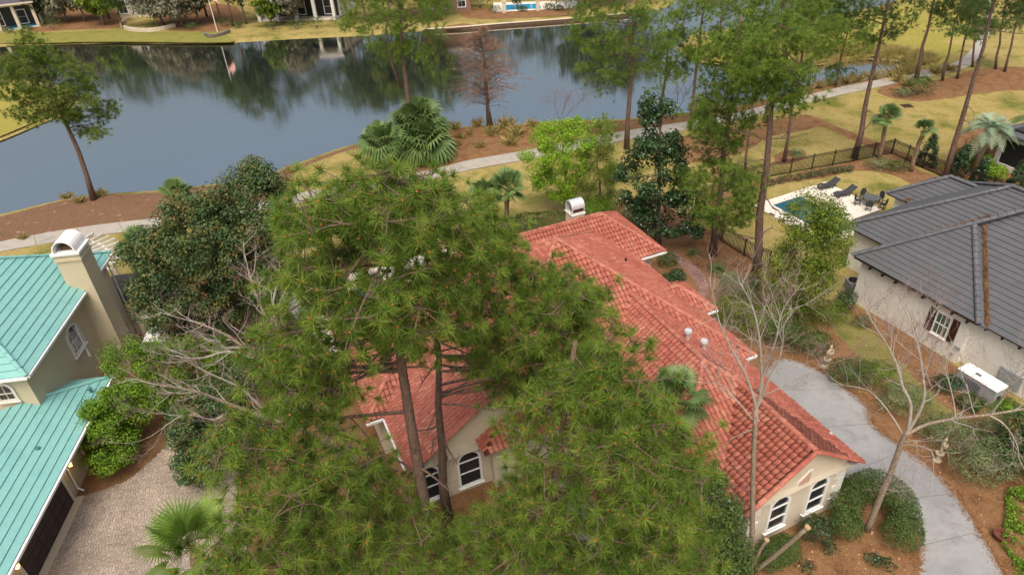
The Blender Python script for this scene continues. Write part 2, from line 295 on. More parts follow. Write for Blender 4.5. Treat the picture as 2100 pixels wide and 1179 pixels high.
def lake_sd(X, Y):
    shp = np.shape(X); X = np.ravel(X).astype(float); Y = np.ravel(Y).astype(float); d = np.full(X.shape, 1e9)
    for i in range(len(LAKE)):
        a = LAKE[i]; b = LAKE[(i+1) % len(LAKE)]; e = b-a; q = e@e
        t = np.clip(((X-a[0])*e[0]+(Y-a[1])*e[1])/q, 0, 1); d = np.minimum(d, np.hypot(X-a[0]-t*e[0], Y-a[1]-t*e[1]))
    return np.where(pip(X, Y, LAKE), d, -d).reshape(shp)
def gz(X, Y): return -np.clip((lake_sd(X, Y)+1.0)*0.35, 0, 1.6)
xs = np.r_[-900, -500, -300, -200, -140, np.arange(-100, 100.1, 1.4), 140, 200, 300, 500, 900]
ys = np.r_[-200, -60, np.arange(0, 150.1, 1.4), 170, 200, 260, 360, 600, 1200]
XX, YY = np.meshgrid(xs, ys); ZZ = gz(XX, YY); nx, ny = len(xs), len(ys)
mb = MB(); mb.v = list(map(tuple, np.c_[XX.ravel(), YY.ravel(), ZZ.ravel()]))
mb.f = [(j*nx+i, j*nx+i+1, (j+1)*nx+i+1, (j+1)*nx+i) for j in range(ny-1) for i in range(nx-1)]; mb.m = [0]*len(mb.f)
tag(mb.build('ground', Mt['lawn'], smooth=True), kind='structure')
def sheet(name, pts, m, z=0.0, wob=0.05, sm=4, kind='structure', parent=None):
    P = [np.array([p[0], p[1], 0.0]) for p in pts]
    if sm: P = smooth(P, sm)
    if wob: P = edgewobble(P, wob)
    V = [Vector((p[0], p[1], z)) for p in P]; tri = tessellate_polygon([V])
    b = MB().add([tuple(v) for v in V], [t if ((V[t[1]]-V[t[0]]).cross(V[t[2]]-V[t[0]])).z > 0 else t[::-1] for t in tri])
    o = b.build(name, m, parent)
    return tag(o, kind=kind) if kind else o
lk = MB(); LP = [Vector((*p, WZ)) for p in LAKE+0.0]
c0 = LAKE.mean(0); LPx = []
for i in range(len(LAKE)):                      # the water sheet runs a little under its banks
    a, b, c = LAKE[i-1], LAKE[i], LAKE[(i+1) % len(LAKE)]; t = c-a; nrm = np.array([t[1], -t[0]])/np.linalg.norm(t)
    if lake_sd(np.array([b[0]+nrm[0]*0.05]), np.array([b[1]+nrm[1]*0.05]))[0] > 0: nrm = -nrm
    LPx.append(Vector((*(b+nrm*0.6), WZ)))
tri = tessellate_polygon([LPx])
lk.add([tuple(v) for v in LPx], [t if ((LPx[t[1]]-LPx[t[0]]).cross(LPx[t[2]]-LPx[t[0]])).z > 0 else t[::-1] for t in tri])
tag(lk.build('lake_water', Mt['water']), kind='structure')

def strip(name, A, B, m, n=60, k=6, dz=0.01, kind='structure', wob=0.05):
    A = resample(A, n); B = resample(B, n); vs = []
    for i in range(n):
        for j in range(k):
            p = A[i]*(1-j/(k-1))+B[i]*(j/(k-1))
            if j in (0, k-1): p = p+rng.normal(0, wob, 2)
            vs.append(p)
    vs = np.array(vs); z = gz(vs[:, 0], vs[:, 1])+dz
    fs = [(i*k+j, (i+1)*k+j, (i+1)*k+j+1, i*k+j+1) for i in range(n-1) for j in range(k-1)]
    b = MB().add(np.c_[vs, z], fs); o = b.build(name, m, smooth=True); me = o.data
    if me.polygons[0].normal.z < 0: me.flip_normals()
    return tag(o, kind=kind)
# cart path: base with separate concrete slabs
pu = [(-120, 524), (-50, 508), (0, 497), (80, 481), (200, 462), (340, 446), (450, 429), (555, 410), (640, 392), (735, 376), (880, 350), (960, 330), (1065, 312), (1180, 290), (1290, 268), (1400, 252), (1500, 235), (1600, 209), (1680, 190), (1740, 176), (1800, 165), (1860, 152), (1920, 140), (1960, 128), (1985, 110), (2005, 80), (2015, 50), (2020, 20), (2025, -20)]
pl = [(-120, 546), (-50, 530), (0, 517), (80, 503), (200, 484), (345, 464), (455, 447), (560, 427), (640, 412), (735, 393), (890, 367), (970, 348), (1070, 330), (1190, 307), (1290, 287), (1400, 269), (1500, 250), (1600, 226), (1690, 204), (1750, 190), (1810, 178), (1870, 164), (1935, 152), (1985, 138), (2010, 115), (2025, 80), (2032, 50), (2036, 20), (2040, -20)]
A = smooth(Gs(pu), 4, False); B = smooth(Gs(pl), 4, False)
cp = strip('cart_path', A, B, Mt['joint'], 120, 3, 0.012)
NS = 46; Ar = resample(A, NS*4+1); Br = resample(B, NS*4+1)
for i in range(NS):
    a = np.r_[Ar[i*4:i*4+5], Br[i*4:i*4+5][::-1]]; c = a.mean(0); 
    pts = [np.array([*(c+(p-c)*0.988), 0.02+rng.uniform(0, 0.012)*0]) for p in a]; h = rng.uniform(0.035, 0.05)
    if np.cross(pts[4][:2]-pts[0][:2], pts[5][:2]-pts[0][:2]) < 0: pts = pts[::-1]
    MB().prism(pts, (0, 0, h)).build('slab', Mt['conc'], cp)

# mulch and lawn sheets
sheet('mulch_bed', Gs([(-260, 640), (120, 610), (330, 590), (470, 560), (650, 540), (800, 520), (960, 500), (1070, 470), (1120, 440), (1230, 425), (1330, 410), (1400, 440), (1480, 488), (1560, 535), (1640, 600), (1760, 630), (1960, 750), (2160, 870), (2600, 1200), (2400, 1700), (-500, 1700), (-700, 1000)]), Mt['straw'], 0.006, 0.08)
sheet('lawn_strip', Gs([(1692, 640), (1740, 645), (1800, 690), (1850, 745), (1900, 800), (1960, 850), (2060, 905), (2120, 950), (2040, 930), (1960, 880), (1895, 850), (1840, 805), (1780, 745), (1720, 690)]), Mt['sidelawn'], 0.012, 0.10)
sheet('mulch_bed', Gs([(1800, 186), (1835, 168), (1930, 164), (2000, 143), (2100, 138), (2250, 150), (2250, 190), (2100, 185), (2000, 194), (1900, 208), (1850, 205), (1812, 196)]), Mt['straw'], 0.006)
sheet('mulch_bed', Gs([(1380, 292), (1420, 275), (1530, 256), (1640, 236), (1680, 243), (1700, 252), (1800, 293), (1880, 323), (1950, 355), (1930, 358), (1860, 334), (1790, 306), (1690, 263), (1650, 268), (1580, 280), (1530, 310), (1450, 330), (1400, 330)]), Mt['straw'], 0.006)
sheet('mulch_bed', Gs([(1440, 425), (1520, 380), (1600, 362), (1700, 340), (1760, 328), (1820, 320), (1880, 345), (1960, 380), (2060, 420), (2130, 440), (1960, 430), (1870, 380), (1840, 362), (1790, 352), (1740, 352), (1690, 365), (1620, 374), (1560, 388), (1500, 420)]), Mt['straw'], 0.006)
sheet('mulch_bed', Gs([(1590, 335), (1590, 318), (1630, 305), (1655, 315), (1640, 330), (1610, 338)]), Mt['straw'], 0.006)
sheet('mulch_bed', Gs([(1450, 360), (1480, 340), (1540, 345), (1545, 362), (1500, 370), (1460, 372)]), Mt['straw'], 0.006)
sheet('mulch_bed', Gs([(1950, 300), (1975, 270), (2040, 262), (2160, 262), (2200, 420), (2080, 400), (1990, 372), (1960, 350)]), Mt['straw'], 0.006)
g = lambda L: smooth(Gs(L), 3, False)
strip('mulch_bed', g([(-260, 520), (-150, 475), (0, 444), (60, 429), (130, 412), (200, 402), (320, 395), (380, 388)]), g([(-260, 556), (-120, 522), (0, 496), (80, 480), (200, 461), (330, 447), (390, 437)]), Mt['sand'])
strip('mulch_bed', g([(380, 388), (420, 383), (500, 375), (545, 361), (600, 343), (700, 306), (745, 294)]), g([(390, 437), (450, 428), (530, 412), (590, 395), (610, 350), (700, 313), (750, 302)]), Mt['sand'])
strip('mulch_bed', g([(835, 285), (860, 270), (925, 265), (975, 261), (1040, 261), (1100, 254), (1180, 249), (1260, 249), (1400, 235), (1500, 223), (1620, 193), (1740, 171), (1850, 152)]), g([(845, 356), (880, 349), (960, 329), (1020, 319), (1065, 311), (1180, 289), (1290, 267), (1400, 251), (1500, 234), (1620, 205), (1740, 175), (1850, 154)]), Mt['straw'], 90)
# far bank greener grass and mulch, golf peninsula
sheet('lawn_strip', Gs([(-100, 92), (0, 90), (130, 88), (250, 86), (430, 88), (480, 84), (430, 60), (330, 66), (240, 62), (130, 66), (0, 70), (-100, 76)]), Mt['greenlawn'], 0.006)
sheet('mulch_bed', Gs([(70, 66), (140, 62), (240, 58), (260, 40), (240, 20), (60, 22), (60, 50)]), Mt['straw'], 0.008)
sheet('mulch_bed', Gs([(330, 58), (430, 66), (475, 58), (500, 44), (470, 10), (340, 20)]), Mt['straw'], 0.008)
sheet('mulch_bed', Gs([(950, 36), (1010, 40), (1100, 36), (1185, 30), (1200, 14), (1100, 16), (960, 20)]), Mt['straw'], 0.008)
sheet('mulch_bed', Gs([(905, 58), (940, 50), (975, 52), (960, 56), (925, 60)]), Mt['straw'], 0.008)
sheet('golf_lawn', Gs([(1410, 98), (1500, 66), (1620, 56), (1740, 35), (1830, 14), (1960, 0), (1990, 60), (1950, 118), (1880, 140), (1850, 122), (1790, 116), (1700, 125), (1600, 132), (1500, 130), (1430, 118)]), Mt['golf'], 0.006)
sheet('golf_lawn', Gs([(-300, 180), (-60, 166), (0, 168), (70, 176), (125, 186), (148, 206), (138, 222), (90, 242), (0, 280), (-60, 294), (-300, 350)]), Mt['golf'], 0.006)
# grey driveway, front walk
drv = [(1588, 740), (1640, 742), (1690, 765), (1740, 800), (1782, 838), (1790, 870), (1850, 918), (1915, 965), (1960, 1015), (2005, 1085), (2060, 1179), (2150, 1350), (1900, 1350), (1885, 1179), (1882, 1120), (1870, 1085), (1830, 1020), (1760, 985), (1690, 1000), (1640, 960), (1560, 830)]
sheet('driveway', Gs(drv), Mt['drive'], 0.016, 0.03)
sheet('front_walk', Gs([(1148, 985), (1170, 985), (1230, 1070), (1250, 1110), (1300, 1179), (1400, 1290), (1300, 1290), (1220, 1160), (1190, 1110), (1168, 1060)]), Mt['drive'], 0.014, 0.02)

def pavers(name, pts, m, ang, pw, pl_, z, basemat):
    base = sheet(name, pts, basemat, z, 0.0, 0); f = Frame(ang); P = np.array([p[:2] for p in pts])
    uu = P@f.u[:2]; vv = P@f.v[:2]; Q = []; T = []
    for r_, u0 in enumerate(np.arange(uu.min(), uu.max(), pw)):
        v0 = vv.min()-rng.uniform(0, pl_)
        while v0 < vv.max():
            L_ = pl_*rng.choice([0.8, 1.0, 1.35]); c = (u0+pw/2)*f.u+(v0+L_/2)*f.v
            Q.append((u0, v0, L_, c[0], c[1])); v0 += L_
    Q = np.array(Q); Q = Q[pip(Q[:, 3], Q[:, 4], P)]; n = len(Q); g_ = 0.011; h = z+0.022+rng.uniform(-.005, .006, n)
    ua, ub, va, vb = Q[:, 0]+g_, Q[:, 0]+pw-g_, Q[:, 1]+g_, Q[:, 1]+Q[:, 2]-g_
    def W(a, b, zz): return np.stack([a*f.u[0]+b*f.v[0], a*f.u[1]+b*f.v[1], zz*np.ones(n)], -1)
    i_ = 0.012; lo = z+0.001
    T4 = [W(ua+i_, va+i_, h), W(ub-i_, va+i_, h), W(ub-i_, vb-i_, h), W(ua+i_, vb-i_, h)]; B4 = [W(ua, va, lo), W(ub, va, lo), W(ub, vb, lo), W(ua, vb, lo)]
    F_ = [np.stack(T4[::-1], 1)]+[np.stack([B4[k], T4[k], T4[(k+1) % 4], B4[(k+1) % 4]], 1) for k in range(4)]
    V = np.concatenate(F_).reshape(-1, 3); t = np.repeat(np.tile(rng.random(n), 5), 4)
    tag(rawmesh('pavers', V, 4, m, base, t), kind='stuff'); return base
pavers('paver_driveway', Gs([(150, 1030), (175, 1015), (215, 1003), (262, 985), (300, 955), (330, 925), (352, 895), (375, 880), (420, 840), (470, 860), (486, 960), (490, 1060), (520, 1179), (560, 1300), (-60, 1440), (66, 1200)]), Mt['paver'], 96, 0.125, 0.155, 0.010, Mt['paverjoint'])
bl = smooth([G(*p) for p in [(1372, 525), (1392, 540), (1412, 560), (1428, 580), (1432, 598), (1415, 612), (1395, 628)]], 4, False); br_ = smooth([G(*p) for p in [(1384, 517), (1412, 535), (1436, 556), (1450, 578), (1453, 602), (1440, 620), (1420, 640)]], 4, False)
pavers('brick_path', list(bl)+list(br_)[::-1], Mt['brickpath'], 60, 0.11, 0.21, 0.010, Mt['joint'])
# seawall on the far shore
sw = root('seawall', G(1028, 52), 'pale capped timber seawall holding the far lake shore below the brick house', 'seawall')
SW = resample([p for p in Gs([(868, 62), (950, 57), (1028, 50), (1100, 45), (1190, 38), (1290, 29)])], 22)
b = MB()
for i in range(21): b.bar([*SW[i], -0.25], [*SW[i+1], -0.25], 0.16, 0.7)
b.build('wall_face', Mt['timber'], sw)
for i in range(21):
    e = (SW[i+1]-SW[i])*0.004; MB().bar([*(SW[i]+e), 0.16], [*(SW[i+1]-e), 0.16], 0.45, 0.10).build('cap', Mt['ltstone'], sw)
    MB().box([SW[i][0], SW[i][1]-0.14, -0.3], (0.14, 0.14, 0.8)).build('pile', Mt['timber'], sw)

# ------------------------------------------------------------------ foliage
def unit(a): return a/(np.linalg.norm(a, axis=-1, keepdims=True)+1e-9)
def tufts(C, D, rad, nn, wid, up_bias=0.35, fwd=0.5):
    """needle rosettes: C centres, D shoot directions"""
    n = len(C); dirs = rng.normal(size=(n, nn, 3)); dirs = unit(unit(dirs)+D[:, None, :]*fwd+np.array([0, 0, up_bias*0.3]))
    L = rad*rng.uniform(0.65, 1.05, (n, nn, 1))*rng.uniform(0.8, 1.15, (n, 1, 1)); s = C[:, None, :]-D[:, None, :]*rad*0.25*rng.random((n, nn, 1))
    e = s+dirs*L; e[..., 2] -= (L[..., 0]**2)*0.12/max(rad, .1)
    w_ = unit(np.cross(dirs, rng.normal(size=(n, nn, 3))))*wid
    V = np.stack([s-w_, s+w_, e], 2).reshape(-1, 3)
    t = np.clip(rng.random((n, 1, 1))*0.8+rng.random((n, nn, 1))*0.28+.04, 0, 1)*np.ones((n, nn, 3)); t[..., :2] *= 0.8
    return V, t.ravel()
def leaves(C, Nrm, size, asp=0.5):
    n = len(C); N_ = unit(Nrm+rng.normal(size=(n, 3))*0.55); a = unit(np.cross(N_, rng.normal(size=(n, 3)))); b = np.cross(N_, a)
    s = size*rng.uniform(0.65, 1.2, (n, 1)); V = np.stack([C-a*s*.5, C-b*s*asp*.5+N_*s*.06, C+a*s*.5-N_*s*.08, C+b*s*asp*.5+N_*s*.06], 1).reshape(-1, 3)
    return V
def canopy(polys, base, top=None, n=100, zmin=0.6, dmax=9.0, holes=(), dscale=0.9):
    """points filling a crown whose outline is traced in the photo, round in depth about the trunk"""
    base = np.array(base, float); tp = VPL(*top, base) if top else base+np.array([0, 0, 12.0]); ax = unit(tp-base); out = []
    areas = [abs(sum(p[i][0]*p[i-1][1]-p[i-1][0]*p[i][1] for i in range(len(p)))) for p in polys]
    for poly, ar in zip(polys, areas):
        k = max(3, int(n*ar/sum(areas))); P = np.array(poly, float); got = 0; x0, y0 = P.min(0); x1, y1 = P.max(0); tries = 0
        while got < k and tries < k*60:
            tries += 1; u = rng.uniform(x0, x1); v = rng.uniform(y0, y1)
            if not pip(np.array([u]), np.array([v]), poly)[0]: continue
            if rng.random() > .3 and any(pip(np.array([u]), np.array([v]), h)[0] for h in holes): continue
            xc = [P[i-1][0]+(v-P[i-1][1])*(P[i][0]-P[i-1][0])/(P[i][1]-P[i-1][1]) for i in range(len(P)) if (P[i][1] > v) != (P[i-1][1] > v)]
            lo = max([q for q in xc if q <= u], default=x0); hi = min([q for q in xc if q >= u], default=x1)
            yc = [P[i-1][1]+(u-P[i-1][0])*(P[i][1]-P[i-1][1])/(P[i][0]-P[i-1][0]) for i in range(len(P)) if (P[i][0] > u) != (P[i-1][0] > u)]
            ylo = max([q for q in yc if q <= v], default=y0); yhi = min([q for q in yc if q >= v], default=y1)
            h = min((hi-lo)/2, (yhi-ylo)/2*1.3); s = (u-(lo+hi)/2)/max((hi-lo)/2, 1); s2 = (v-(ylo+yhi)/2)/max((yhi-ylo)/2, 1)
            d = ray(u, v); dn = np.linalg.norm(d); d = d/dn
            w0 = CAM-base; bb = d@ax; de = 1-bb*bb; t = (bb*(ax@w0)-d@w0)/de
            dep = min(h/FPX*t, dmax)*math.sqrt(max(0, 1-max(s*s, s2*s2)*0.95))*dscale
            p = CAM+d*(t+rng.uniform(-1, 1)*dep)
            if p[2] < zmin:
                tz = (zmin+rng.uniform(0, 1.5)-CAMH)/d[2]; p = CAM+d*tz
            out.append(p); got += 1
    return np.array(out)
def trunkpath(base, top, zt, k=7, wob=0.08):
    tp = VPL(*top, base) if top is not None else np.array([base[0], base[1], zt]); base = np.array([base[0], base[1], base[2]-0.08]); out = []
    for i in range(k):
        t = i/(k-1); p = base*(1-t)+tp*t
        if 0 < i < k-1: p = p+np.array([*rng.normal(0, wob, 2), 0])
        out.append(p)
    return out
def limbs(mbm, path, targets, r0, rise=0.25, n=4, zlow=0.0, twist=0.35, main=0.14):
    """main boughs from the trunk, lesser ones forking off the boughs"""
    path = np.array(path); K = max(8, int(len(targets)*main)); knots = []; T = np.array(targets); far = np.hypot(T[:, 0]-path[0][0], T[:, 1]-path[0][1]); targets = list(T[:K])+list(T[K:][np.argsort(far[K:])])
    for q, c in enumerate(targets):
        if q < K:
            hd = math.hypot(c[0]-path[0][0], c[1]-path[0][1]); zs = np.clip(max(c[2]-hd*rise-0.3, path[0][2]+zlow)+rng.uniform(-.3, 2.6), path[0][2]+zlow, path[-1][2]-0.15)
            i = np.searchsorted(path[:, 2], zs); i = min(max(i, 1), len(path)-1); t = (zs-path[i-1][2])/max(path[i][2]-path[i-1][2], 1e-3); s = path[i-1]*(1-t)+path[i]*t; r = r0*min(1, 0.25+np.linalg.norm(c-s)/6)
        else:
            kn = np.array(knots); d = np.linalg.norm(kn[:, :3]-c, axis=1); j = int(np.argmin(d)); s = kn[j, :3]; r = max(min(r0*.45, kn[j, 3]*.85), .014)
        L = np.linalg.norm(c-s); m1 = s*0.62+c*0.38+rng.normal(0, twist*0.12*L/2, 3); m2 = s*0.28+c*0.72+rng.normal(0, twist*0.12*L/2, 3)
        mbm.tube([s, m1, m2, c], [r, r*0.75, r*0.5, r*0.25], n if q < K else 3, False)
        knots += [(*m1, r*.75), (*m2, r*.6), (*c, max(r*.45, .012))]
def clumps(C, spread, k):
    n = len(C); return (C[:, None, :]+rng.normal(size=(n, k, 3))*np.array([1, 1, 0.6])*spread).reshape(-1, 3)

def pine(label, base, top, polys, n, leafm, tr=0.22, trad=0.42, nn=26, wid=0.016, per=5, spread=0.55, zmin=2.0, holes=(), dmax=6, group=None, zt=None, buds=False, deadlimbs=0, dscale=0.9, fork=None):
    base = np.array(base, float); o = root('pine_tree', base, label, 'pine tree', group)
    n = n if buds else int(n*(1.65 if leafm is not Mt['pineD'] else 1.3)); spread *= .95 if buds else .72; C = polys if isinstance(polys, np.ndarray) else canopy(polys, base, top, n, zmin, dmax, holes, dscale); path = trunkpath(base, top, zt or max(C[:, 2])-0.3)
    k = len(path); m = MB().tube(path, [tr*(1-0.72*i/(k-1))*(1.25 if i == 0 else 1) for i in range(k)], 9)
    if fork:
        fp = [VPL(*q, base) for q in fork]; m.tube(fp, [tr*0.55, tr*0.48, tr*0.3, tr*.2][:len(fp)], 7)
    m.build('trunk', Mt['bark'], o, True)
    b = MB(); limbs(b, path, C, tr*0.28, 0.22, 5, 0.2*path[-1][2])
    S = clumps(C, spread, per)
    for i, c in enumerate(C):                                   # shoots out to every tuft
        for q in S[i*per:(i+1)*per]:
            if buds: b.tube([c, (c+q)/2+rng.normal(0, .05, 3), q], [0.022, 0.017, 0.012], 3, False)
            elif rng.random() < .15: b.tube([c, q], [0.02, 0.010], 3, False)
    for _ in range(deadlimbs):                                  # bare lower limbs
        i = rng.integers(1, k-2); s = path[i]*rng.uniform(0.3, .7)+path[i+1]*0.5; s = path[i]+(path[i+1]-path[i])*rng.random(); a = rng.uniform(0, 6.28); L = rng.uniform(1.2, 3.2); e = s+np.array([math.cos(a)*L, math.sin(a)*L, rng.uniform(-.5, .4)])
        mid = (s+e)/2+rng.normal(0, .15, 3); b.tube([s, mid, e], [0.06, 0.04, 0.012], 4, False)
        for q in range(4):
            t = rng.uniform(.4, 1); p = mid*(1-t)+e*t; b.tube([p, p+rng.normal(0, .35, 3)], [0.015, 0.006], 3, False)
    b.build('branches', Mt['bark'], o)
    D = unit(S-np.repeat(C, per, 0)+np.array([0, 0, 0.25])+rng.normal(size=S.shape)*0.15)
    V, t = tufts(S, D, trad, nn, wid); rawmesh('crown', V, 3, leafm, o, t)
    if buds:
        q = S+D*0.05; q = q[rng.random(len(q)) < 0.45]; s = 0.045; n_ = len(q); V = []
        oc = np.array([[s, 0, 0], [0, s, 0], [-s, 0, 0], [0, -s, 0], [0, 0, s*1.6], [0, 0, -s]]); tri = [(0, 1, 4), (1, 2, 4), (2, 3, 4), (3, 0, 4), (1, 0, 5), (2, 1, 5), (3, 2, 5), (0, 3, 5)]
        V = (q[:, None, None, :]+oc[np.array(tri)][None]).reshape(-1, 3); tag(rawmesh('buds', V, 3, Mt['bud'], o), kind='stuff')
    return o
def leaftree(name, label, base, top, polys, n, leafm, lsize=0.16, per=90, cr_=0.75, tr=0.16, zmin=0.8, holes=(), dmax=5, cat='tree', group=None, asp=0.5, barkm='greybark', zt=None, dscale=0.9, limbn=30, rise=0.6, flat=0.8):
    base = np.array(base, float); o = root(name, base, label, cat, group)
    n = int(n*1.5); per = int(per*1.5); lsize *= 1.12; C = polys if isinstance(polys, np.ndarray) else canopy(polys, base, top, n, zmin, dmax, holes, dscale); path = trunkpath(base, top, zt or max(C[:, 2])-0.4); k = len(path)
    m = MB().tube(path, [tr*(1-0.75*i/(k-1))*(1.3 if i == 0 else 1) for i in range(k)], 7); m.build('trunk', Mt[barkm], o, True)
    b = MB(); limbs(b, path, C[:limbn], tr*0.45, rise, 4, 0.15*path[-1][2]); b.build('branches', Mt[barkm], o)
    d = unit(rng.normal(size=(len(C), per, 3))); rr = cr_*rng.uniform(0.6, 1.15, (len(C), 1, 1))*rng.random((len(C), per, 1))**0.35
    Pn = C[:, None, :]+d*rr*np.array([1, 1, flat]); Nn = d+np.array([0, 0, 0.6])
    V = leaves(Pn.reshape(-1, 3), Nn.reshape(-1, 3), lsize, asp)
    t = np.clip(np.repeat(rng.random(len(C))*0.45, per)+rng.random(len(C)*per)*0.6, 0, 1); rawmesh('crown', V, 4, leafm, o, np.repeat(t, 4)); return o
def shrub(label, px, r, leafm, lsize=0.09, n=1600, name='shrub', cat='shrub', group=None, lump=0.18, base=None, stems=6, asp=0.55):
    base = G(*px) if base is None else np.array(base, float); o = root(name, base, label, cat, group); rx, ry, rz = r
    d = unit(rng.normal(size=(n, 3))); d[:, 2] = np.where(d[:, 2] < -0.55, -d[:, 2], d[:, 2]); ph = rng.uniform(0, 6.28, 6)
    f = 1+lump*(np.sin(d[:, 0]*5+ph[0])*np.cos(d[:, 1]*5+ph[1])+0.6*np.sin(d[:, 2]*7+ph[2]+d[:, 0]*6))
    rad = f*np.where(rng.random(n) < 0.8, rng.uniform(0.84, 1.05, n), rng.uniform(0.4, 0.9, n))*np.where(rng.random(n) < .06, rng.uniform(1.03, 1.2, n), 1); zc = rz*0.5
    Pn = base+np.c_[d[:, 0]*rx*rad, d[:, 1]*ry*rad, zc+np.maximum(d[:, 2]*(rz-zc)*rad, -zc*0.92)]
    V = leaves(Pn, d+np.array([0, 0, .3]), lsize, asp); t = np.clip(rng.random(n)*0.75+0.25*(f-1)/max(lump, .01), 0, 1); rawmesh('foliage', V, 4, leafm, o, np.repeat(t, 4))
    b = MB()
    for i in range(stems):
        a = 6.28*i/stems+rng.random(); e = base+np.array([math.cos(a)*rx*.6, math.sin(a)*ry*.6, rz*.75]); b.tube([base+np.array([0, 0, -0.05]), (base*.5+e*.5)+rng.normal(0, .05, 3), e], [0.03*rz**.5, 0.02, 0.01], 4, False)
    b.build('stem', Mt['greybark'], o); return o
def grasstuft(label, px, h, leafm, n=110, group=None, name='grass_clump', cat='grass clump', spread=0.7, wid=0.02, base=None):
    base = G(*px) if base is None else np.array(base, float); base[2] = gz(np.array([base[0]]), np.array([base[1]]))[0]
    d = unit(np.c_[rng.normal(0, spread, (n, 2)), np.ones(n)]); L = h*rng.uniform(.6, 1.1, (n, 1)); s = base+np.c_[rng.normal(0, h*.13, (n, 2)), np.zeros(n)-.02]
    mid = s+d*L*.6; e = mid+unit(d+np.array([0, 0, -.35]))*L*.45; w_ = unit(np.cross(d, rng.normal(size=(n, 3))))*wid*h
    V = np.stack([s-w_, s+w_, mid+w_*.7, e, s-w_, mid+w_*.7, e, mid-w_*.7][:4], 1).reshape(-1, 3)
    o = rawmesh(name, V, 4, leafm, None, np.repeat(rng.random(n), 4)); 
    me = o.data; co = np.empty(len(me.vertices)*3, dtype=np.float32); me.vertices.foreach_get('co', co); co = co.reshape(-1, 3)-base.astype(np.float32); me.vertices.foreach_set('co', co.ravel()); o.location = tuple(base)
    return tag(o, label, cat, group)
def fanpalm(label, base, crown, r, leafm, nf=26, group=None, tr=0.17, seg=20, name='fan_palm', up0=-0.35, skirt=True, droop=0.5):
    """sabal: booted trunk, petioles and pleated fan leaves"""
    base = np.array(base, float); crown = np.array(crown, float); o = root(name, base, label, 'palm', group)
    path = [base+(crown-base)*t+np.array([*rng.normal(0, .04, 2), 0])*(0 < t < 1) for t in np.linspace(0, 1, 7)]; path[0][2] -= .08
    MB().tube(path, [tr*1.15, tr, tr, tr*1.05, tr, tr*1.1, tr*.8], 9).build('trunk', Mt['deadfrond'], o, True)
    V = []; b = MB(); T = []
    for i in range(nf):
        a = i*2.4+rng.uniform(-.2, .2); el = rng.uniform(up0, 1.25) if i > 2 else 1.35; L = r*rng.uniform(.42, .58)
        d = np.array([math.cos(a)*math.cos(el), math.sin(a)*math.cos(el), math.sin(el)]); h = crown+d*L; h[2] -= L*0.12
        b.tube([crown, crown+d*L*.5+np.array([0, 0, .03]), h], [0.03, 0.022, 0.015], 3, False)
        side = unit(np.cross(d, [0, 0, 1.0])); nrm = np.cross(side, d); ro_ = rng.normal(0, .5); side, nrm = side*math.cos(ro_)+nrm*math.sin(ro_), nrm*math.cos(ro_)-side*math.sin(ro_); fr = r*rng.uniform(.45, .66); tt = rng.random()*.6
        for s_ in range(seg):
            th = (s_/(seg-1)-.5)*R(250); dd = d*math.cos(th)+side*math.sin(th); ln = fr*(1-.25*abs(th)/R(125)); tip = h+dd*ln+nrm*(-.10*ln*abs(math.sin(th)))-np.array([0, 0, droop*ln*ln/r*.8]); mid = h+dd*ln*.55-nrm*.02
            wd = np.cross(dd, nrm)*fr*(.95 if seg > 24 else 1.2)/seg; V += [h, mid-wd, tip, mid+wd]; T += [min(1, tt+rng.random()*.4)]*4
    b.build('petioles', leafm if False else Mt['palmstem'], o); rawmesh('crown', np.array(V), 4, leafm, o, T)
    if skirt:
        b = MB()
        for i in range(14):
            a = rng.uniform(0, 6.28); zz = rng.uniform(.5, .97); p = base+(crown-base)*zz; e = p+np.array([math.cos(a)*tr*1.9, math.sin(a)*tr*1.9, .22]); b.tube([p, e], [.05, .02], 3, False)
        b.build('frond_boots', Mt['deadfrond'], o)
    return o
Mt['palmstem'] = mat('palm_petiole', [(0.14, 0.17, 0.05), (0.20, 0.21, 0.07)], 3, 0.6)
def featherpalm(label, base, crown, r, leafm, nf=30, tr=0.2, name='feather_palm', cat='palm', group=None, lw=0.03, nl=22, up0=-0.4):
    base = np.array(base, float); crown = np.array(crown, float); o = root(name, base, label, cat, group)
    if crown[2]-base[2] > .25:
        MB().tube([base-np.array([0, 0, .08]), (base+crown)/2, crown], [tr*1.1, tr, tr*1.05], 9).build('trunk', Mt['deadfrond'], o, True)
    V = []; T = []; b = MB()
    for i in range(nf):
        a = i*2.4; el = rng.uniform(up0, 1.15); d = np.array([math.cos(a)*math.cos(el), math.sin(a)*math.cos(el), math.sin(el)]); side = unit(np.cross(d, [0, 0, 1.0])); L = r*rng.uniform(.85, 1.1); tt = rng.random()*.6; prev = crown
        for k in range(1, nl+1):
            t = k/nl; p = crown+d*L*t-np.array([0, 0, .55*L*t*t]); tg = unit(p-prev)
            if k % 5 == 0 or k == nl: b.tube([prev, p], [.014, .012], 3, False) if k > 900 else None
            ll = r*.28*math.sin(math.pi*min(1, t*.9+.08))+.03
            for sgn in (-1, 1):
                e = p+side*sgn*ll*.8+tg*ll*.5+np.array([0, 0, ll*.15]); wd = tg*lw*r*.5; V += [p-wd, p+wd, e+wd*.2, e-wd*.2]; T += [min(1, tt+rng.random()*.4)]*4
            prev = p
        pts = [crown+d*L*t-np.array([0, 0, .55*L*t*t]) for t in np.linspace(0, 1, 6)]; b.tube(pts, [.025, .02, .016, .013, .01, .006], 3, False)
    b.build('petioles', Mt['palmstem'], o); rawmesh('crown', np.array(V), 4, leafm, o, T); return o
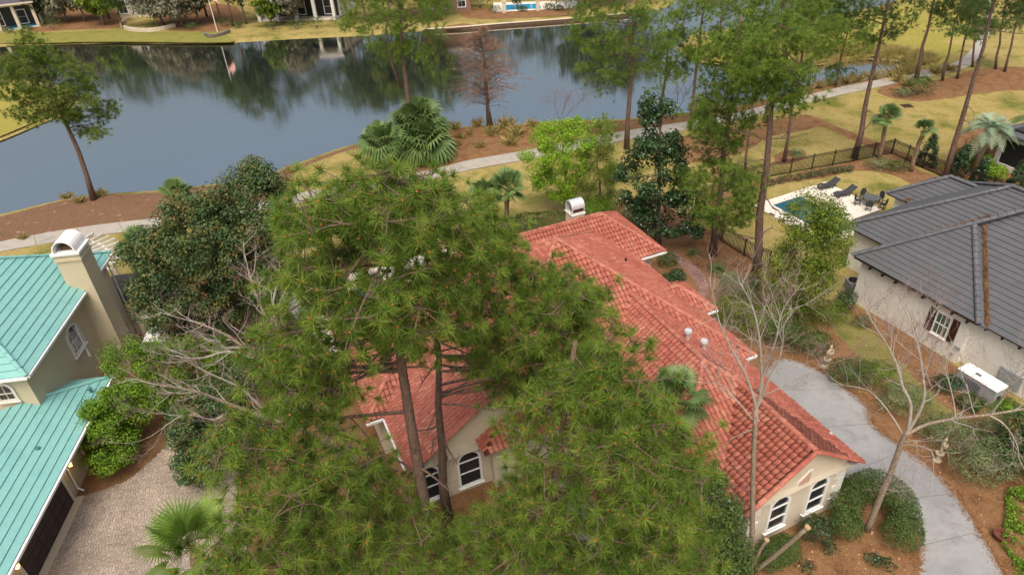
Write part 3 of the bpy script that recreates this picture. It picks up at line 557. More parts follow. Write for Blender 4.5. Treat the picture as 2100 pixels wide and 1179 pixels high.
def grow(b, p, d, L, r, depth, fine, split=3, up=0.12):
    """bare twigs"""
    n = 3 if depth else 2; pts = [p]; q = np.array(p); dd = np.array(d)
    for i in range(n):
        dd = unit(dd+rng.normal(0, .16, 3)+np.array([0, 0, up])); q = q+dd*L/n; pts.append(q)
    (b if depth > 1 else fine).tube(pts, [r, r*.82, r*.64, r*.45][:n+1], 4 if depth > 1 else 3, False)
    if depth > 0:
        for i in range(split):
            t = rng.uniform(.35, 1.0); j = min(int(t*n), n-1); s = pts[j]+(pts[j+1]-pts[j])*(t*n-j) if t < 1 else pts[-1]
            nd = unit(dd+rng.normal(0, .62, 3)); grow(b, s, nd, L*rng.uniform(.5, .78), max(r*.5, .004), depth-1, fine, split, up)
def baretree(label, base, paths, radii, twigs, name='bare_birch', barkm='birch', twm='birchtwig', fm='finetwig', depth=3, tl=1.6, split=3, group=None, cuts=()):
    """limbs traced in the photo, twigs grown from them"""
    base = np.array(base, float); o = root(name, base, label, 'bare tree', group); tr = MB(); b = MB(); fine = MB()
    for i, (pth, rd) in enumerate(zip(paths, radii)):
        off0, off1 = (pth[0] if isinstance(pth[0], tuple) and len(pth[0]) == 2 and pth[0][0] == 'off' else ('off', 0))[1], 0
        P = [q for q in pth if q[0] != 'off']; P3 = [VPL(*q, base, off0*k/(len(P)-1)) for k, q in enumerate(P)]
        P3 = smooth(P3, 3, False); k = len(P3); rs = [(1.25 if 'stemmed' in label else .70)*(rd[0]+(rd[1]-rd[0])*j/(k-1)) for j in range(k)]
        (tr if i == 0 else (tr if rd[0] > .1 else b)).tube(P3, rs, 8 if rd[0] > .06 else 5)
        for _ in range(twigs[i]):
            t = rng.uniform(.3, 1)*(k-1); j = min(int(t), k-2); s = P3[j]+(P3[j+1]-P3[j])*(t-j); d = unit(unit(P3[j+1]-P3[j])+rng.normal(0, .6, 3)); rr = rs[j]*.45
            grow(b, s, d, tl*rng.uniform(.6, 1.2), min(max(rr, .008), .035), depth, fine, split)
        if twigs[i]: grow(b, P3[-1], unit(P3[-1]-P3[-2]), tl, rd[1]*.8, depth, fine, split)
    tr.build('trunk', Mt[barkm], o, True); b.build('branches', Mt[twm], o); fine.build('twigs', Mt[fm], o)
    for c in cuts: MB().tube([VPL(*c[0], base), VPL(*c[1], base)], c[2], 9).build('cut_end', Mt['cut'], o)
    return o

# ------------------------------------------------------------------ building helpers
Zv = np.array([0, 0, 1.0])
def pbasis(poly):
    P = [np.array(p, float) for p in poly]; e = unit(P[1]-P[0]); n = np.zeros(3)
    for i in range(len(P)): n += np.cross(P[i]-P[0], P[(i+1) % len(P)]-P[0])
    n = unit(n); n = n if n[2] > 0 else -n; s = np.cross(n, e); s = s if s[2] > 0 else -s
    return P[0], e, s, n
def clip(poly, k, lo, sign):
    out = []
    for i in range(len(poly)):
        a, b = poly[i], poly[(i+1) % len(poly)]; da, db = (a[k]-lo)*sign, (b[k]-lo)*sign
        if da >= 0: out.append(a)
        if da*db < 0: t = da/(da-db); out.append(a+(b-a)*t)
    return out
def ccw(P2): return sum(P2[i-1][0]*P2[i][1]-P2[i][0]*P2[i-1][1] for i in range(len(P2))) > 0
def deck(b, poly, th=0.12):
    o, e, s, n = pbasis(poly); b.prism([np.array(p)-n*th for p in poly], n*(th-0.02))
def courses(parent, poly, sp, mats, lip=0.05, name='roof_course'):
    o, e, s, n = pbasis(poly); Q = [np.array([(np.array(p)-o)@e, (np.array(p)-o)@s]) for p in poly]; mx = max(q[1] for q in Q); k = 0
    while k*sp < mx-0.05:
        s0, s1 = k*sp, (k+1)*sp; k += 1; C = clip(clip(Q, 1, s0+1e-6, 1), 1, s1, -1)
        C = [c for i, c in enumerate(C) if np.linalg.norm(c-C[i-1]) > 1e-4]
        if len(C) < 3: continue
        if not ccw(C): C = C[::-1]
        if np.dot(np.cross(e, s), n) < 0: C = C[::-1]
        w3 = lambda c, h: o+e*c[0]+s*c[1]+n*h; nC = len(C); b = MB()
        vs = [w3(c, -0.015) for c in C]+[w3(c, lip*(1-(c[1]-s0)/sp)+0.006) for c in C]
        b.add(vs, [tuple(range(nC-1, -1, -1)), tuple(range(nC, 2*nC))])
        for i in range(nC):
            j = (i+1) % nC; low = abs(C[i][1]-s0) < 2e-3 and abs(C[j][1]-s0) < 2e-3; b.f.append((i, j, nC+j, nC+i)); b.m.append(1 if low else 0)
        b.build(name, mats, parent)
def caps(parent, a, b_, r, m, L=0.42, name='ridge_tile', lst=None):
    a, b_ = np.array(a, float), np.array(b_, float); d = b_-a; D = np.linalg.norm(d); d = d/D; k = max(1, int(round(D/L))); x = unit(np.cross(d, Zv)); z = np.cross(x, d)
    for i in range(k):
        p, q = a+d*(D*i/k-0.02), a+d*(D*(i+1)/k+0.03); b = MB(); vs = []
        for pt, rr, lf in ((p, r, 0.03), (q, r*.88, 0.0)):
            for j in range(7): t = math.pi*j/6; vs.append(pt+x*rr*math.cos(t)+z*(rr*.85*math.sin(t)+lf-0.02))
        b.add(vs, [(j, j+7, j+8, j+1) for j in range(6)]+[(6, 5, 4, 3, 2, 1, 0), tuple(range(7, 14))])
        cp_ = b.build(name, m, parent, False)
        if 'tile' in name: q_ = cp_.data.attributes.new('single', 'FLOAT', 'POINT'); q_.data.foreach_set('value', np.ones(14, dtype=np.float32))
def arch_pts(w, h, ell=1.0, n=12):
    r = w/2; hs = h-r*ell; return [(-r, 0), (r, 0)]+[(r*math.cos(math.pi*i/n), hs+r*ell*math.sin(math.pi*i/n)) for i in range(n+1)], hs
def window(parent, c, X, out, w, h, arch=True, fw=0.11, rails=(0.5,), vert=(), fm=None, gm=None, ell=1.0, name='window', depth=0.09, sill=True, slope=None):
    """frame with panes and sash bars; c = bottom centre on the wall"""
    fm = fm or Mt['white']; gm = gm or Mt['glass']; c = np.array(c, float)
    if arch: pts, hs = arch_pts(w, h, ell)
    else: pts, hs = [(-w/2, 0), (w/2, 0), (w/2, h), (-w/2, h)], h
    W = lambda p, d: c+X*p[0]+Zv*p[1]+out*d
    cx, cy = 0, h*.5; outer = []
    for p in pts:
        q = np.array([p[0]-cx, p[1]-cy]); sx = (w/2+fw)/(w/2); sy = (h/2+fw)/(h/2); outer.append((cx+q[0]*sx, cy+q[1]*sy))
    n = len(pts); b = MB(); vs = [W(p, .004) for p in outer]+[W(p, depth) for p in outer]+[W(p, depth) for p in pts]+[W(p, .004) for p in pts]
    fs = [];
    for i in range(n):
        j = (i+1) % n
        for a in range(3): fs.append((a*n+i, a*n+j, (a+1)*n+j, (a+1)*n+i))
    b.add(vs, fs); fr = b.build(name, fm, parent)
    MB().prism([W(p, .006) for p in pts], out*0.02).build('pane', gm, fr)
    for rr in rails:
        y = h*rr; ww = w if y < hs else 2*math.sqrt(max(0.01, (w/2)**2-((y-hs)/ell)**2)); MB().box(c+Zv*y+out*.045, (ww, .05, .055), (X, out, Zv)).build('sash_bar', fm, fr)
    for vx in vert:
        x = w*vx; top = hs+ell*math.sqrt(max(0, (w/2)**2-x*x)) if arch else h; MB().box(c+X*x+Zv*top/2+out*.040, (.03, .03, top), (X, out, Zv)).build('muntin', fm, fr)
    if sill: MB().box(c-Zv*(fw+.03)+out*.07, (w+2*fw+.1, .16, .07), (X, out, Zv)).build('sill', fm, fr)
    return fr
def fbox(b, f, u0, u1, v0, v1, z0, z1, m=0):
    b.hexa([f(u0, v0, z0), f(u0, v1, z0), f(u1, v1, z0), f(u1, v0, z0), f(u0, v0, z1), f(u0, v1, z1), f(u1, v1, z1), f(u1, v0, z1)], m); return b

# ------------------------------------------------------------------ red tiled house
FR = Frame(112.5); f = FR; E0 = 3.2; PT = 0.7
red = root('red_tile_house', f(22, 15, 0), 'cream stucco house with red barrel tile hip roof behind the big pine', 'house')
def w3(L): return [f(*p) for p in L]
e = E0
planes = {
 'gl': [(13.4, 15.7, e), (15.07, 15.7, e), (18.36, 19, 5.51), (13.4, 19, 5.51)], 'gr': [(13.4, 22.3, e), (15.07, 22.3, e), (18.36, 19, 5.51), (13.4, 19, 5.51)],
 'bh': [(15.07, 13.3, e), (15.07, 22.3, e), (19.57, 17.8, 6.35)], 'bl': [(15.07, 13.3, e), (21.5, 13.3, e), (26, 17.8, 6.35), (19.57, 17.8, 6.35)], 'br': [(15.07, 22.3, e), (21.5, 22.3, e), (26, 17.8, 6.35), (19.57, 17.8, 6.35)],
 'mn': [(21.5, 7, e), (21.5, 23.1, e), (29.53, 15.05, 8.82)], 'mr': [(21.5, 23.1, e), (37.5, 23.1, e), (29.53, 15.05, 8.82)], 'ml': [(21.5, 7, e), (37.5, 7, e), (29.53, 15.05, 8.82)], 'mf': [(37.5, 7, e), (37.5, 23.1, e), (29.53, 15.05, 8.82)],
 'wn': [(32.97, 10, e), (32.97, 25.24, e), (36.2, 22.0, 5.46), (36.2, 13.2, 5.46)], 'wr': [(32.97, 25.24, e), (39.43, 25.24, e), (36.2, 22.0, 5.46)], 'wf': [(39.43, 10, e), (39.43, 25.24, e), (36.2, 22.0, 5.46), (36.2, 13.2, 5.46)], 'wl': [(32.97, 10, e), (39.43, 10, e), (36.2, 13.2, 5.46)],
 'fl': [(22.1, 3.4, e), (26.3, 3.4, e), (30.5, 7.6, 6.14), (22.1, 7.6, 6.14)], 'fr': [(22.1, 11.8, e), (29, 11.8, e), (30.5, 7.6, 6.14), (22.1, 7.6, 6.14)],
 'ln': [(26.3, 2.5, e), (26.3, 12, e), (31.15, 12, 6.6), (31.15, 7.35, 6.6)], 'll': [(26.3, 2.5, e), (36, 2.5, e), (31.15, 7.35, 6.6)], 'lf': [(36, 2.5, e), (36, 12, e), (31.15, 12, 6.6), (31.15, 7.35, 6.6)],
 'yn': [(25.9, 20.5, e-.02), (25.9, 24.0, e-.02), (27.65, 22.3, 4.42), (27.65, 20.5, 4.42)], 'yr': [(25.9, 24.0, e-.02), (29.4, 24.0, e-.02), (27.65, 22.3, 4.42)], 'yf': [(29.4, 20.5, e-.02), (29.4, 24.0, e-.02), (27.65, 22.3, 4.42), (27.65, 20.5, 4.42)]}
b = MB()
for k, p in planes.items(): deck(b, w3(p), 0.10)
roof = b.build('roof', Mt['reddeck'], red)
# barrel tiles
TW, TL = 0.255, 0.34
prof = [(0, -0.010), (0.012, 0.016), (0.05, 0.036), (0.118, 0.046), (0.186, 0.036), (0.224, 0.016), (0.236, -0.010)]
def tilemesh():
    vs = [(x, 0, z+0.098) for x, z in prof]+[(x, TL+0.03, z+0.004) for x, z in prof]+[(x, 0.004, z+0.076) for x, z in prof]; n = len(prof)
    fs = [(i, i+1, n+i+1, n+i) for i in range(n-1)]+[(2*n+i, 2*n+i+1, i+1, i) for i in range(n-1)]; return vs, fs
tv, tf = tilemesh(); tme = bpy.data.meshes.new('roof_tile'); tme.from_pydata(tv, [], tf); tme.materials.append(Mt['redtile']); tme.polygons.foreach_set('use_smooth', [i < 6 for i in range(12)]); tme.update()
a_ = tme.attributes.new('single', 'FLOAT', 'POINT'); a_.data.foreach_set('value', np.ones(len(tv), dtype=np.float32)); tvn = np.array(tv); inst = []
for key, p in planes.items():
    P3 = w3(p); o, ee, ss, nn = pbasis(P3)
    if np.dot(np.cross(ee, ss), nn) < 0: ee = -ee
    Q = [((q-o)@ee, (q-o)@ss) for q in P3]; x0 = min(q[0] for q in Q); x1 = max(q[0] for q in Q); y1 = max(q[1] for q in Q)
    xs_, ys_ = np.meshgrid(np.arange(x0, x1, TW), np.arange(0, y1, TL)); cx = xs_.ravel()+TW/2; cy = ys_.ravel()+TL/2
    for x, y in zip(cx[pip(cx, cy, Q)], cy[pip(cx, cy, Q)]): inst.append((key, o+ee*(x-TW/2)+ss*(y-TL/2)+nn*rng.uniform(-.004, .006), ee, ss, nn))
def hid(key, p):
    u, v = p@f.u, p@f.v
    return key in ('mf', 'wf', 'wl', 'lf', 'll', 'ln', 'yf', 'ml') or (key == 'mn' and (v < 12 or u < 21.9)) or (key == 'bh' and v > 15.9) or key in ('bl', 'fl', 'fr')
order = sorted(range(len(inst)), key=lambda i: np.linalg.norm(inst[i][1]-CAM)+(1000 if hid(inst[i][0], inst[i][1]) else 0)); sel = set(order[:300]); VV = []
o0 = org(red)
for i, (key, p, ee, ss, nn) in enumerate(inst):
    if i in sel:
        t = link('roof_tile', tme, roof); t.matrix_local = Matrix(((ee[0], ss[0], nn[0], p[0]-o0[0]), (ee[1], ss[1], nn[1], p[1]-o0[1]), (ee[2], ss[2], nn[2], p[2]-o0[2]), (0, 0, 0, 1)))
    else: VV.append(p+tvn[:, :1]*ee+tvn[:, 1:2]*ss+tvn[:, 2:]*nn)
Q4 = np.array(tf); VV = np.array(VV)[:, Q4.ravel()]; tt_ = np.repeat(rng.random(len(VV)), VV.shape[1]); VV = VV.reshape(-1, 3)
ro = rawmesh('roof_tiles', VV, 4, Mt['redtile'], roof, tt_); tag(ro, kind='stuff')
A1 = [((13.4, 19, 5.51), (18.36, 19, 5.51)), ((18.36, 19, 5.51), (19.57, 17.8, 6.35)), ((15.07, 13.3, e), (19.57, 17.8, 6.35)), ((19.57, 17.8, 6.35), (26, 17.8, 6.35)), ((21.5, 23.1, e), (29.53, 15.05, 8.82)), ((37.5, 23.1, e), (29.53, 15.05, 8.82)), ((37.5, 7, e), (29.53, 15.05, 8.82)), ((24.2, 9.7, 5.09), (29.53, 15.05, 8.82)),
 ((36.2, 13.2, 5.46), (36.2, 22.0, 5.46)), ((32.97, 25.24, e), (36.2, 22.0, 5.46)), ((39.43, 25.24, e), (36.2, 22.0, 5.46)), ((22.1, 7.6, 6.14), (30.0, 7.6, 6.14)), ((31.15, 7.35, 6.6), (31.15, 11.5, 6.6)), ((26.3, 2.5, e), (31.15, 7.35, 6.6)), ((27.65, 21.2, 4.42), (27.65, 22.3, 4.42)), ((25.9, 24.0, e), (27.65, 22.3, 4.42))]
for a, c in A1: caps(roof, f(*a)+Zv*.03, f(*c)+Zv*.03, 0.15, Mt['redcap'], 0.45)
for a, c in [((13.36, 15.66, e), (13.36, 19, 5.51)), ((13.36, 22.34, e), (13.36, 19, 5.51)), ((22.06, 3.36, e), (22.06, 7.6, 6.14)), ((22.06, 11.8, e), (22.06, 7.6, 6.14))]: caps(roof, f(*a)-Zv*.02, f(*c)-Zv*.02, 0.13, Mt['redtile'], 0.42, 'rake_tile')
# walls, gables, soffits
b = MB(); fbox(b, f, 22.1, 36.9, 7.6, 22.5, 0, 3.15); fbox(b, f, 33.6, 38.8, 10.6, 24.6, 0, 3.13); fbox(b, f, 13.68, 22.2, 16.3, 21.75, 0, 3.14); fbox(b, f, 15.65, 22.3, 13.9, 21.7, 0, 3.12); fbox(b, f, 22.6, 28, 4.0, 11.2, 0, 3.11); fbox(b, f, 26.9, 35.4, 3.1, 11, 0, 3.10); fbox(b, f, 26.4, 28.9, 22, 23.4, 0, 3.09)
b.prism(w3([(13.68, 16.3, 3.14), (13.68, 21.75, 3.14), (13.68, 21.75, 3.5), (13.68, 19.0, 5.36), (13.68, 16.3, 3.5)]), f.u*.2)
b.prism(w3([(22.6, 4.0, 3.11), (22.6, 11.2, 3.11), (22.6, 11.2, 3.5), (22.6, 7.6, 6.0), (22.6, 4.0, 3.5)]), f.u*.2)
b.build('wall', Mt['stucco'], red)
b = MB()
for u0, u1, v0, v1 in [(21.55, 37.45, 7.05, 23.05), (33.0, 39.4, 10.05, 25.2), (15.12, 22, 13.35, 22.25), (13.45, 15.3, 15.75, 22.25), (22.15, 28, 3.45, 11.75), (26.35, 35.95, 2.55, 11), (25.95, 29.35, 21, 23.95)]: fbox(b, f, u0, u1, v0, v1, 3.075+0.003*u0*.1, 3.11+.003*u0*.1)
b.build('soffit', Mt['soffit'], red)
for a, c in [((13.3, 22.38), (21.4, 22.38)), ((21.42, 22.3), (21.42, 23.15)), ((32.9, 22.9), (32.9, 25.3)), ((13.5, 15.6), (15.0, 15.6)), ((15.0, 15.6), (15.0, 13.3)), ((22.2, 3.3), (26.2, 3.3)), ((26.22, 3.3), (26.22, 2.4)), ((25.8, 23.2), (25.8, 24.05)), ((21.4, 23.2), (33, 23.2))]:
    MB().bar(f(*a, 3.13), f(*c, 3.13), .11, .13).build('gutter', Mt['white'], red)
# garage gable: arched windows, louver, quoins
Xg, Og = f.v, -f.u
for px0, px1, base in ((1572, 1604, (1586, 1078)), (1650, 1684, (1664, 1040))):
    v_, z_ = f.onu(base, 13.68); window(red, f(13.68, v_, max(z_, .35)), Xg, Og, 0.92, 2.05, True, 0.13, (0.33, 0.70), (), ell=1.0, name='arched_window')
v_, z_ = f.onu((1648, 985), 13.68)
lv = MB().prism([f(13.68, v_-.42, z_-.35), f(13.68, v_+.42, z_-.35), f(13.68, v_+.42, z_+.55), f(13.68, v_+.25, z_+.62), f(13.68, v_-.42, z_+.05)], Og*.05).build('attic_vent', Mt['offwhite'], red)
MB().prism([f(13.68, v_-.32, z_-.27), f(13.68, v_+.32, z_-.27), f(13.68, v_+.32, z_+.47), f(13.68, v_+.2, z_+.50), f(13.68, v_-.30, z_+.06)], Og*.065).build('louver', Mt['pinklouver'], lv)
for i in range(7):
    wq = .62 if i % 2 else .42; z0 = .05+i*.44
    MB().hexa([f(13.63, 21.80-wq, z0), f(13.63, 21.80, z0), f(14.4, 21.80, z0), f(14.4, 21.80-wq, z0), f(13.63, 21.80-wq, z0+.40), f(13.63, 21.80, z0+.40), f(14.4, 21.80, z0+.40), f(14.4, 21.80-wq, z0+.40)]).build('quoin', Mt['offwhite'], red)
    MB().hexa([f(13.63, 16.25, z0), f(13.63, 16.25+wq, z0), f(14.35, 16.25+wq, z0), f(14.35, 16.25, z0), f(13.63, 16.25, z0+.40), f(13.63, 16.25+wq, z0+.40), f(14.35, 16.25+wq, z0+.40), f(14.35, 16.25, z0+.40)]).build('quoin', Mt['offwhite'], red)
for base, hh in (((968, 1002), 2.2), ((886, 1030), 2.2)):
    v_, z_ = f.onu(base, 22.6); window(red, f(22.6, v_, max(z_, .5)), Xg, Og, 1.05, hh, True, 0.12, (0.38, 0.74), (), name='arched_window')
window(red, f(22.1, 13.0, .02), Xg, Og, 1.0, 2.35, True, .14, (.86,), (), gm=Mt['shutter'], name='front_door', sill=False)
for u_ in (17.2, 19.8): window(red, f(u_, 13.9, .7), f.u, -f.v, 1.0, 1.6, False, .11, (.5,), (0,), name='sash_window')
# chimney with round-topped hood, roof vents
c = f(36.85, 20.3, 0); ch = MB().box(c+Zv*5.0, (.95, .95, 1.5), (f.u, f.v, Zv)).build('chimney', Mt['stucco'], red)
MB().box(c+Zv*5.78, (1.08, 1.08, .08), (f.u, f.v, Zv)).build('chimney_cap', Mt['offwhite'], ch)
def hood(parent, c, ax, sd_, z0, L, r, side_h):
    outer = [(-r, 0), (-r, side_h)]+[(r*math.cos(t), side_h+r*math.sin(t)) for t in np.linspace(math.pi, 0, 13)[1:-1]]+[(r, side_h), (r, 0)]
    b = MB(); n = len(outer)
    for d in (0, 1):
        pass
    inn = [(x*.88, y*.93+.0) for x, y in outer]
    A = [c+sd_*x+Zv*(z0+y)-ax*L/2 for x, y in outer]; B = [p+ax*L for p in A]; A2 = [c+sd_*x+Zv*(z0+y)-ax*L/2 for x, y in inn]; B2 = [p+ax*L for p in A2]
    fs = []
    for i in range(n-1): fs += [(i, i+1, n+i+1, n+i), (3*n+i, 3*n+i+1, 2*n+i+1, 2*n+i), (i, 2*n+i, 2*n+i+1, i+1), (n+i, n+i+1, 3*n+i+1, 3*n+i)]
    b.add(A+B+A2+B2, fs); o = b.build('chimney_hood', Mt['metal'], parent); MB().box(c+Zv*(z0+.12), (L*.5, r*1.1, .24), (ax, sd_, Zv)).build('flue', Mt['timber'], o); MB().box(c+Zv*(z0+side_h*.55)+sd_*(r*.96), (L*.8, .06, .22), (ax, sd_, Zv)).build('side_slot', Mt['shutter'], o); return o
hood(ch, c, f.v*.999, -f.u, 5.82, 1.0, .46, .46)
for (u, v, zz) in ((21.6, 18.4, 6.0), (20.9, 18.9, 5.65)):
    p = f(u, v, zz); MB().lathe(p, [(.16, -.25), (.13, .05), (.11, .06), (.11, .42), (.20, .44), (.20, .52), (.17, .60), (.0, .61)], 12).build('roof_vent', Mt['metal'], red, False)
p = f(*[(G(999, 780, 5.9)@f.u), (G(999, 780, 5.9)@f.v)], 5.3); MB().lathe(p, [(.06, -.2), (.06, .95), (.16, .97), (.16, 1.06), (0, 1.1)], 10).build('roof_vent', Mt['metal'], red)
p = f(30.5, 20.4, 5.1); MB().lathe(p, [(.08, -.2), (.07, .28), (0, .29)], 8).build('vent_pipe', Mt['black'], red)
# back terrace, pool and parasols seen through the pine
tp = sheet('terrace', [f(*q, 0) for q in ((37, 2), (37, 14), (46, 14), (46, 0))], Mt['deck'], 0.02, 0, 0)
pl_o = root('swimming_pool', f(41.5, 6, 0), 'small turquoise pool on the pale terrace behind the red tile house', 'pool'); MB().prism([f(39.5, 3.5, .03), f(39.5, 9, .03), f(43.5, 9, .03), f(43.5, 3.5, .03)], Zv*.03).build('pool_water', Mt['brightpool'], pl_o)
b = MB()
for q in ((39.3, 39.5, 3.2, 9.3), (43.5, 43.7, 3.2, 9.3), (39.5, 43.5, 3.2, 3.5), (39.5, 43.5, 9, 9.3)): fbox(b, f, *q, .02, .10)
b.build('coping', Mt['ltstone'], pl_o)

# ------------------------------------------------------------------ dark grey roofed house
FD = Frame(114.5); f = FD; e = 3.3; PD = 0.74
dk = root('grey_roof_house', f(20, 40, 0), 'white stucco house with charcoal stepped metal roof and brown shutters', 'house')
def hipz(v, v0): return e+PD*(v-v0)
dpl = {
 'A': [(25.0, 36.2, e+.16), (16.4, 36.2, e+.16), (20.7, 40.5, e+.16+PD*4.3)],
 'C': [(25.0, 36.5, e), (-4, 36.5, e), (-4, 45.5, e+PD*9), (16.0, 45.5, e+PD*9)],
 'N': [(25.0, 36.5, e), (25.0, 54.5, e), (16.0, 45.5, e+PD*9)],
 'B': [(28.3, 39.2, e), (20, 39.2, e), (20, 45.6, e+.62*6.4), (21.9, 45.6, e+.62*6.4)],
 'F': [(28.3, 39.2, e), (28.3, 52.0, e), (21.9, 45.6, e+.62*6.4)],
 'D': [(30.2, 45.7, e), (24.5, 45.7, e), (24.5, 48.4, e+1.75), (27.5, 48.4, e+1.75)],
 'K': [(30.2, 45.7, e), (30.2, 51.1, e), (27.5, 48.4, e+1.75)]}
b = MB()
for p in dpl.values(): deck(b, w3(p), .12)
b.prism(w3([(16.4, 36.2, e+.15), (20.7, 40.5, e+.15+PD*4.3), (20.7, 41.2, e+.1+PD*4.3), (16.0, 36.5, e-.02)]), -Zv*.1)
droof = b.build('roof', Mt['slate'], dk)
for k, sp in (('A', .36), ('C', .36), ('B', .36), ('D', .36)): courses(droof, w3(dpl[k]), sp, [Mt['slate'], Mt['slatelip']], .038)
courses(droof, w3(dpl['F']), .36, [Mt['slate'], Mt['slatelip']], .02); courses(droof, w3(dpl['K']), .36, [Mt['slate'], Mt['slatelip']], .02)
for a, c in [((25.05, 36.15, e+.2), (20.7, 40.5, e+.2+PD*4.3)), ((20.7, 40.5, e+.2+PD*4.3), (16.0, 45.5, e+.08+PD*9)), ((16.35, 36.15, e+.2), (20.7, 40.5, e+.2+PD*4.3)), ((28.35, 39.15, e+.06), (21.9, 45.6, e+.06+.62*6.4)), ((21.9, 45.6, e+.06+.62*6.4), (14.5, 45.6, e+.06+.62*6.4)), ((30.25, 45.65, e+.06), (27.5, 48.4, e+1.81)), ((27.5, 48.4, e+1.81), (25.4, 48.4, e+1.81)), ((21.9, 45.6, e+.06+.62*6.4), (28.3, 52.0, e+.06))]: caps(droof, f(*a), f(*c), .17, Mt['slatecap'], .42, 'ridge_cap')
def strawline(a, c, wdt, parent):
    a, c = np.array(a), np.array(c); n = 1500; t = rng.random((n, 1)); P_ = a+(c-a)*t+rng.normal(0, wdt, (n, 3))*np.array([1, 1, .25])+Zv*.05*rng.random((n, 1)); d = unit(unit(c-a)+rng.normal(0, .7, (n, 3))); s = np.cross(d, Zv)*.012
    tag(rawmesh('pine_straw', np.stack([P_-d*.12-s, P_-d*.12+s, P_+d*.12+s, P_+d*.12-s], 1).reshape(-1, 3), 4, Mt['straw'], parent), kind='stuff')
strawline(f(24.6, 37.2, e+.25), f(21.2, 44.0, e+PD*3.8), .10, dk)
va, vb = f(16.1, 36.6, e+.12), f(20.3, 40.9, e+.12+PD*4.3); strawline(va, vb, .05, dk)
strawline(f(28.6, 45.7, e+.05), f(27.0, 48.3, e+1.0), .06, dk)
b = MB(); fbox(b, f, -4, 24.5, 37.0, 50, 0, 3.25); fbox(b, f, 16.9, 24.5, 36.6, 38, 0, 3.27); fbox(b, f, 22, 27.8, 39.7, 50, 0, 3.23); fbox(b, f, 26, 29.7, 46.2, 50.5, 0, 3.21); b.build('wall', Mt['whitestucco'], dk)
b = MB(); fbox(b, f, 16.45, 24.95, 36.25, 38.5, 3.28, 3.32); fbox(b, f, -4, 24.9, 36.55, 40, 3.20, 3.24); fbox(b, f, 22, 28.25, 39.25, 44, 3.17, 3.215); fbox(b, f, 26, 30.15, 45.75, 50, 3.19, 3.23); b.build('soffit', Mt['timber'], dk)
for u in np.arange(-1, 24.6, .95): vv = 36.36 if 16.6 < u else 36.62; MB().box(f(u, vv+.10, 3.12), (.09, .38, .16), (f.u, f.v, Zv)).build('rafter_tail', Mt['black'], dk)
u_, z_ = f.onv((1925, 684), 36.6); wc = f(u_, 36.6, max(z_-.05, .75))
wn = window(dk, wc, f.u, -f.v, .80, 1.45, False, .07, (.5,), (-.17, .17), name='casement_window', gm=Mt['greenglass'])
for s_ in (-1, 1):
    sh = MB().box(wc+f.u*s_*.74+Zv*.72-f.v*.03, (.42, .05, 1.62), (f.u, f.v, Zv)).build('shutter', Mt['shutter'], dk)
    for k in range(6): MB().box(wc+f.u*s_*.74+Zv*(.10+k*.25)-f.v*.065, (.34, .03, .19), (f.u, f.v, Zv)).build('slat', Mt['shutter'], sh)
u_, z_ = f.onv((1749, 573), 38.6); p = f(24.5, 38.2, 1.75)
mtb = MB().box(p+f.u*.09, (.18, .45, .62), (f.u, f.v, Zv)).build('meter_box', Mt['greybox'], dk)
for s_ in (-.1, .1): MB().tube([p+f.u*.06+f.v*s_-Zv*.3, p+f.u*.06+f.v*s_-Zv*1.75], .03, 6).build('conduit', Mt['greybox'], mtb)
for px, sz in (((1953, 703), (.16, .1, .2)), ((1966, 712), (.3, .12, .14)), ((1954, 724), (.13, .1, .13))):
    u_, z_ = f.onv(px, 36.6); MB().box(f(u_, 36.55, z_), sz, (f.u, f.v, Zv)).build('utility_box', Mt['greybox'], dk)
u_, z_ = f.onv((2072, 776), 37.0); vt = MB().box(f(u_, 36.95, z_), (1.25, .1, 1.0), (f.u, f.v, Zv)).build('louver_vent', Mt['greybox'], dk)
for k in range(8): MB().box(f(u_, 36.89, z_-.42+k*.12), (1.15, .05, .07), (f.u, f.v, Zv)).build('louver', Mt['greybox'], vt)
# standby generator beside it
gp = G(2010, 812); gu = gp@f.u; gv = 35.2
gen = root('generator', f(gu, gv, 0), 'grey standby generator cabinet on a pad beside the white stucco wall', 'generator')
gc = G(2008, 790, .6); gu, gv = gc@f.u, gc@f.v
b = MB(); fbox(b, f, gu-1.15, gu+1.15, gv-.5, gv+.5, 0, .1); b.build('pad', Mt['drive'], gen)
b = MB(); fbox(b, f, gu-1.1, gu+1.1, gv-.45, gv+.45, .1, 1.2); b.build('cabinet', Mt['greybox'], gen)
b = MB(); b.hexa([f(gu-1.16, gv-.5, 1.2), f(gu-1.16, gv+.5, 1.2), f(gu+1.16, gv+.5, 1.2), f(gu+1.16, gv-.5, 1.2), f(gu-1.1, gv-.44, 1.28), f(gu-1.1, gv+.44, 1.28), f(gu+1.1, gv+.44, 1.28), f(gu+1.1, gv-.44, 1.28)]); b.build('lid', Mt['white'], gen)
for k in range(9): MB().box(f(gu-.3+k*.12, gv-.47, .62), (.05, .04, .7), (f.u, f.v, Zv)).build('vent_slat', Mt['slatecap'], gen)
MB().box(f(gu-1.12, gv, .55), (.05, .3, .2), (f.u, f.v, Zv)).build('exhaust', Mt['black'], gen); MB().box(f(gu+.2, gv-.1, 1.295), (.3, .18, .03), (f.u, f.v, Zv)).build('hatch', Mt['slatecap'], gen)
def condenser(label, c):
    o = root('air_conditioner', c, label, 'air conditioner'); MB().box(c+Zv*.42, (.8, .8, .76)).build('cabinet', Mt['greybox'], o); MB().lathe(c+Zv*.80, [(.36, 0), (.36, .05), (.30, .06), (.0, .06)], 16).build('fan_grille', Mt['black'], o)
    for k in range(6): MB().box(c+Zv*(.15+k*.11), (.83, .83, .03)).build('coil_fin', Mt['slatecap'], o)
    return o
condenser('dark grey air conditioner under the meter box of the white house', f(25.4, 37.6, 0))
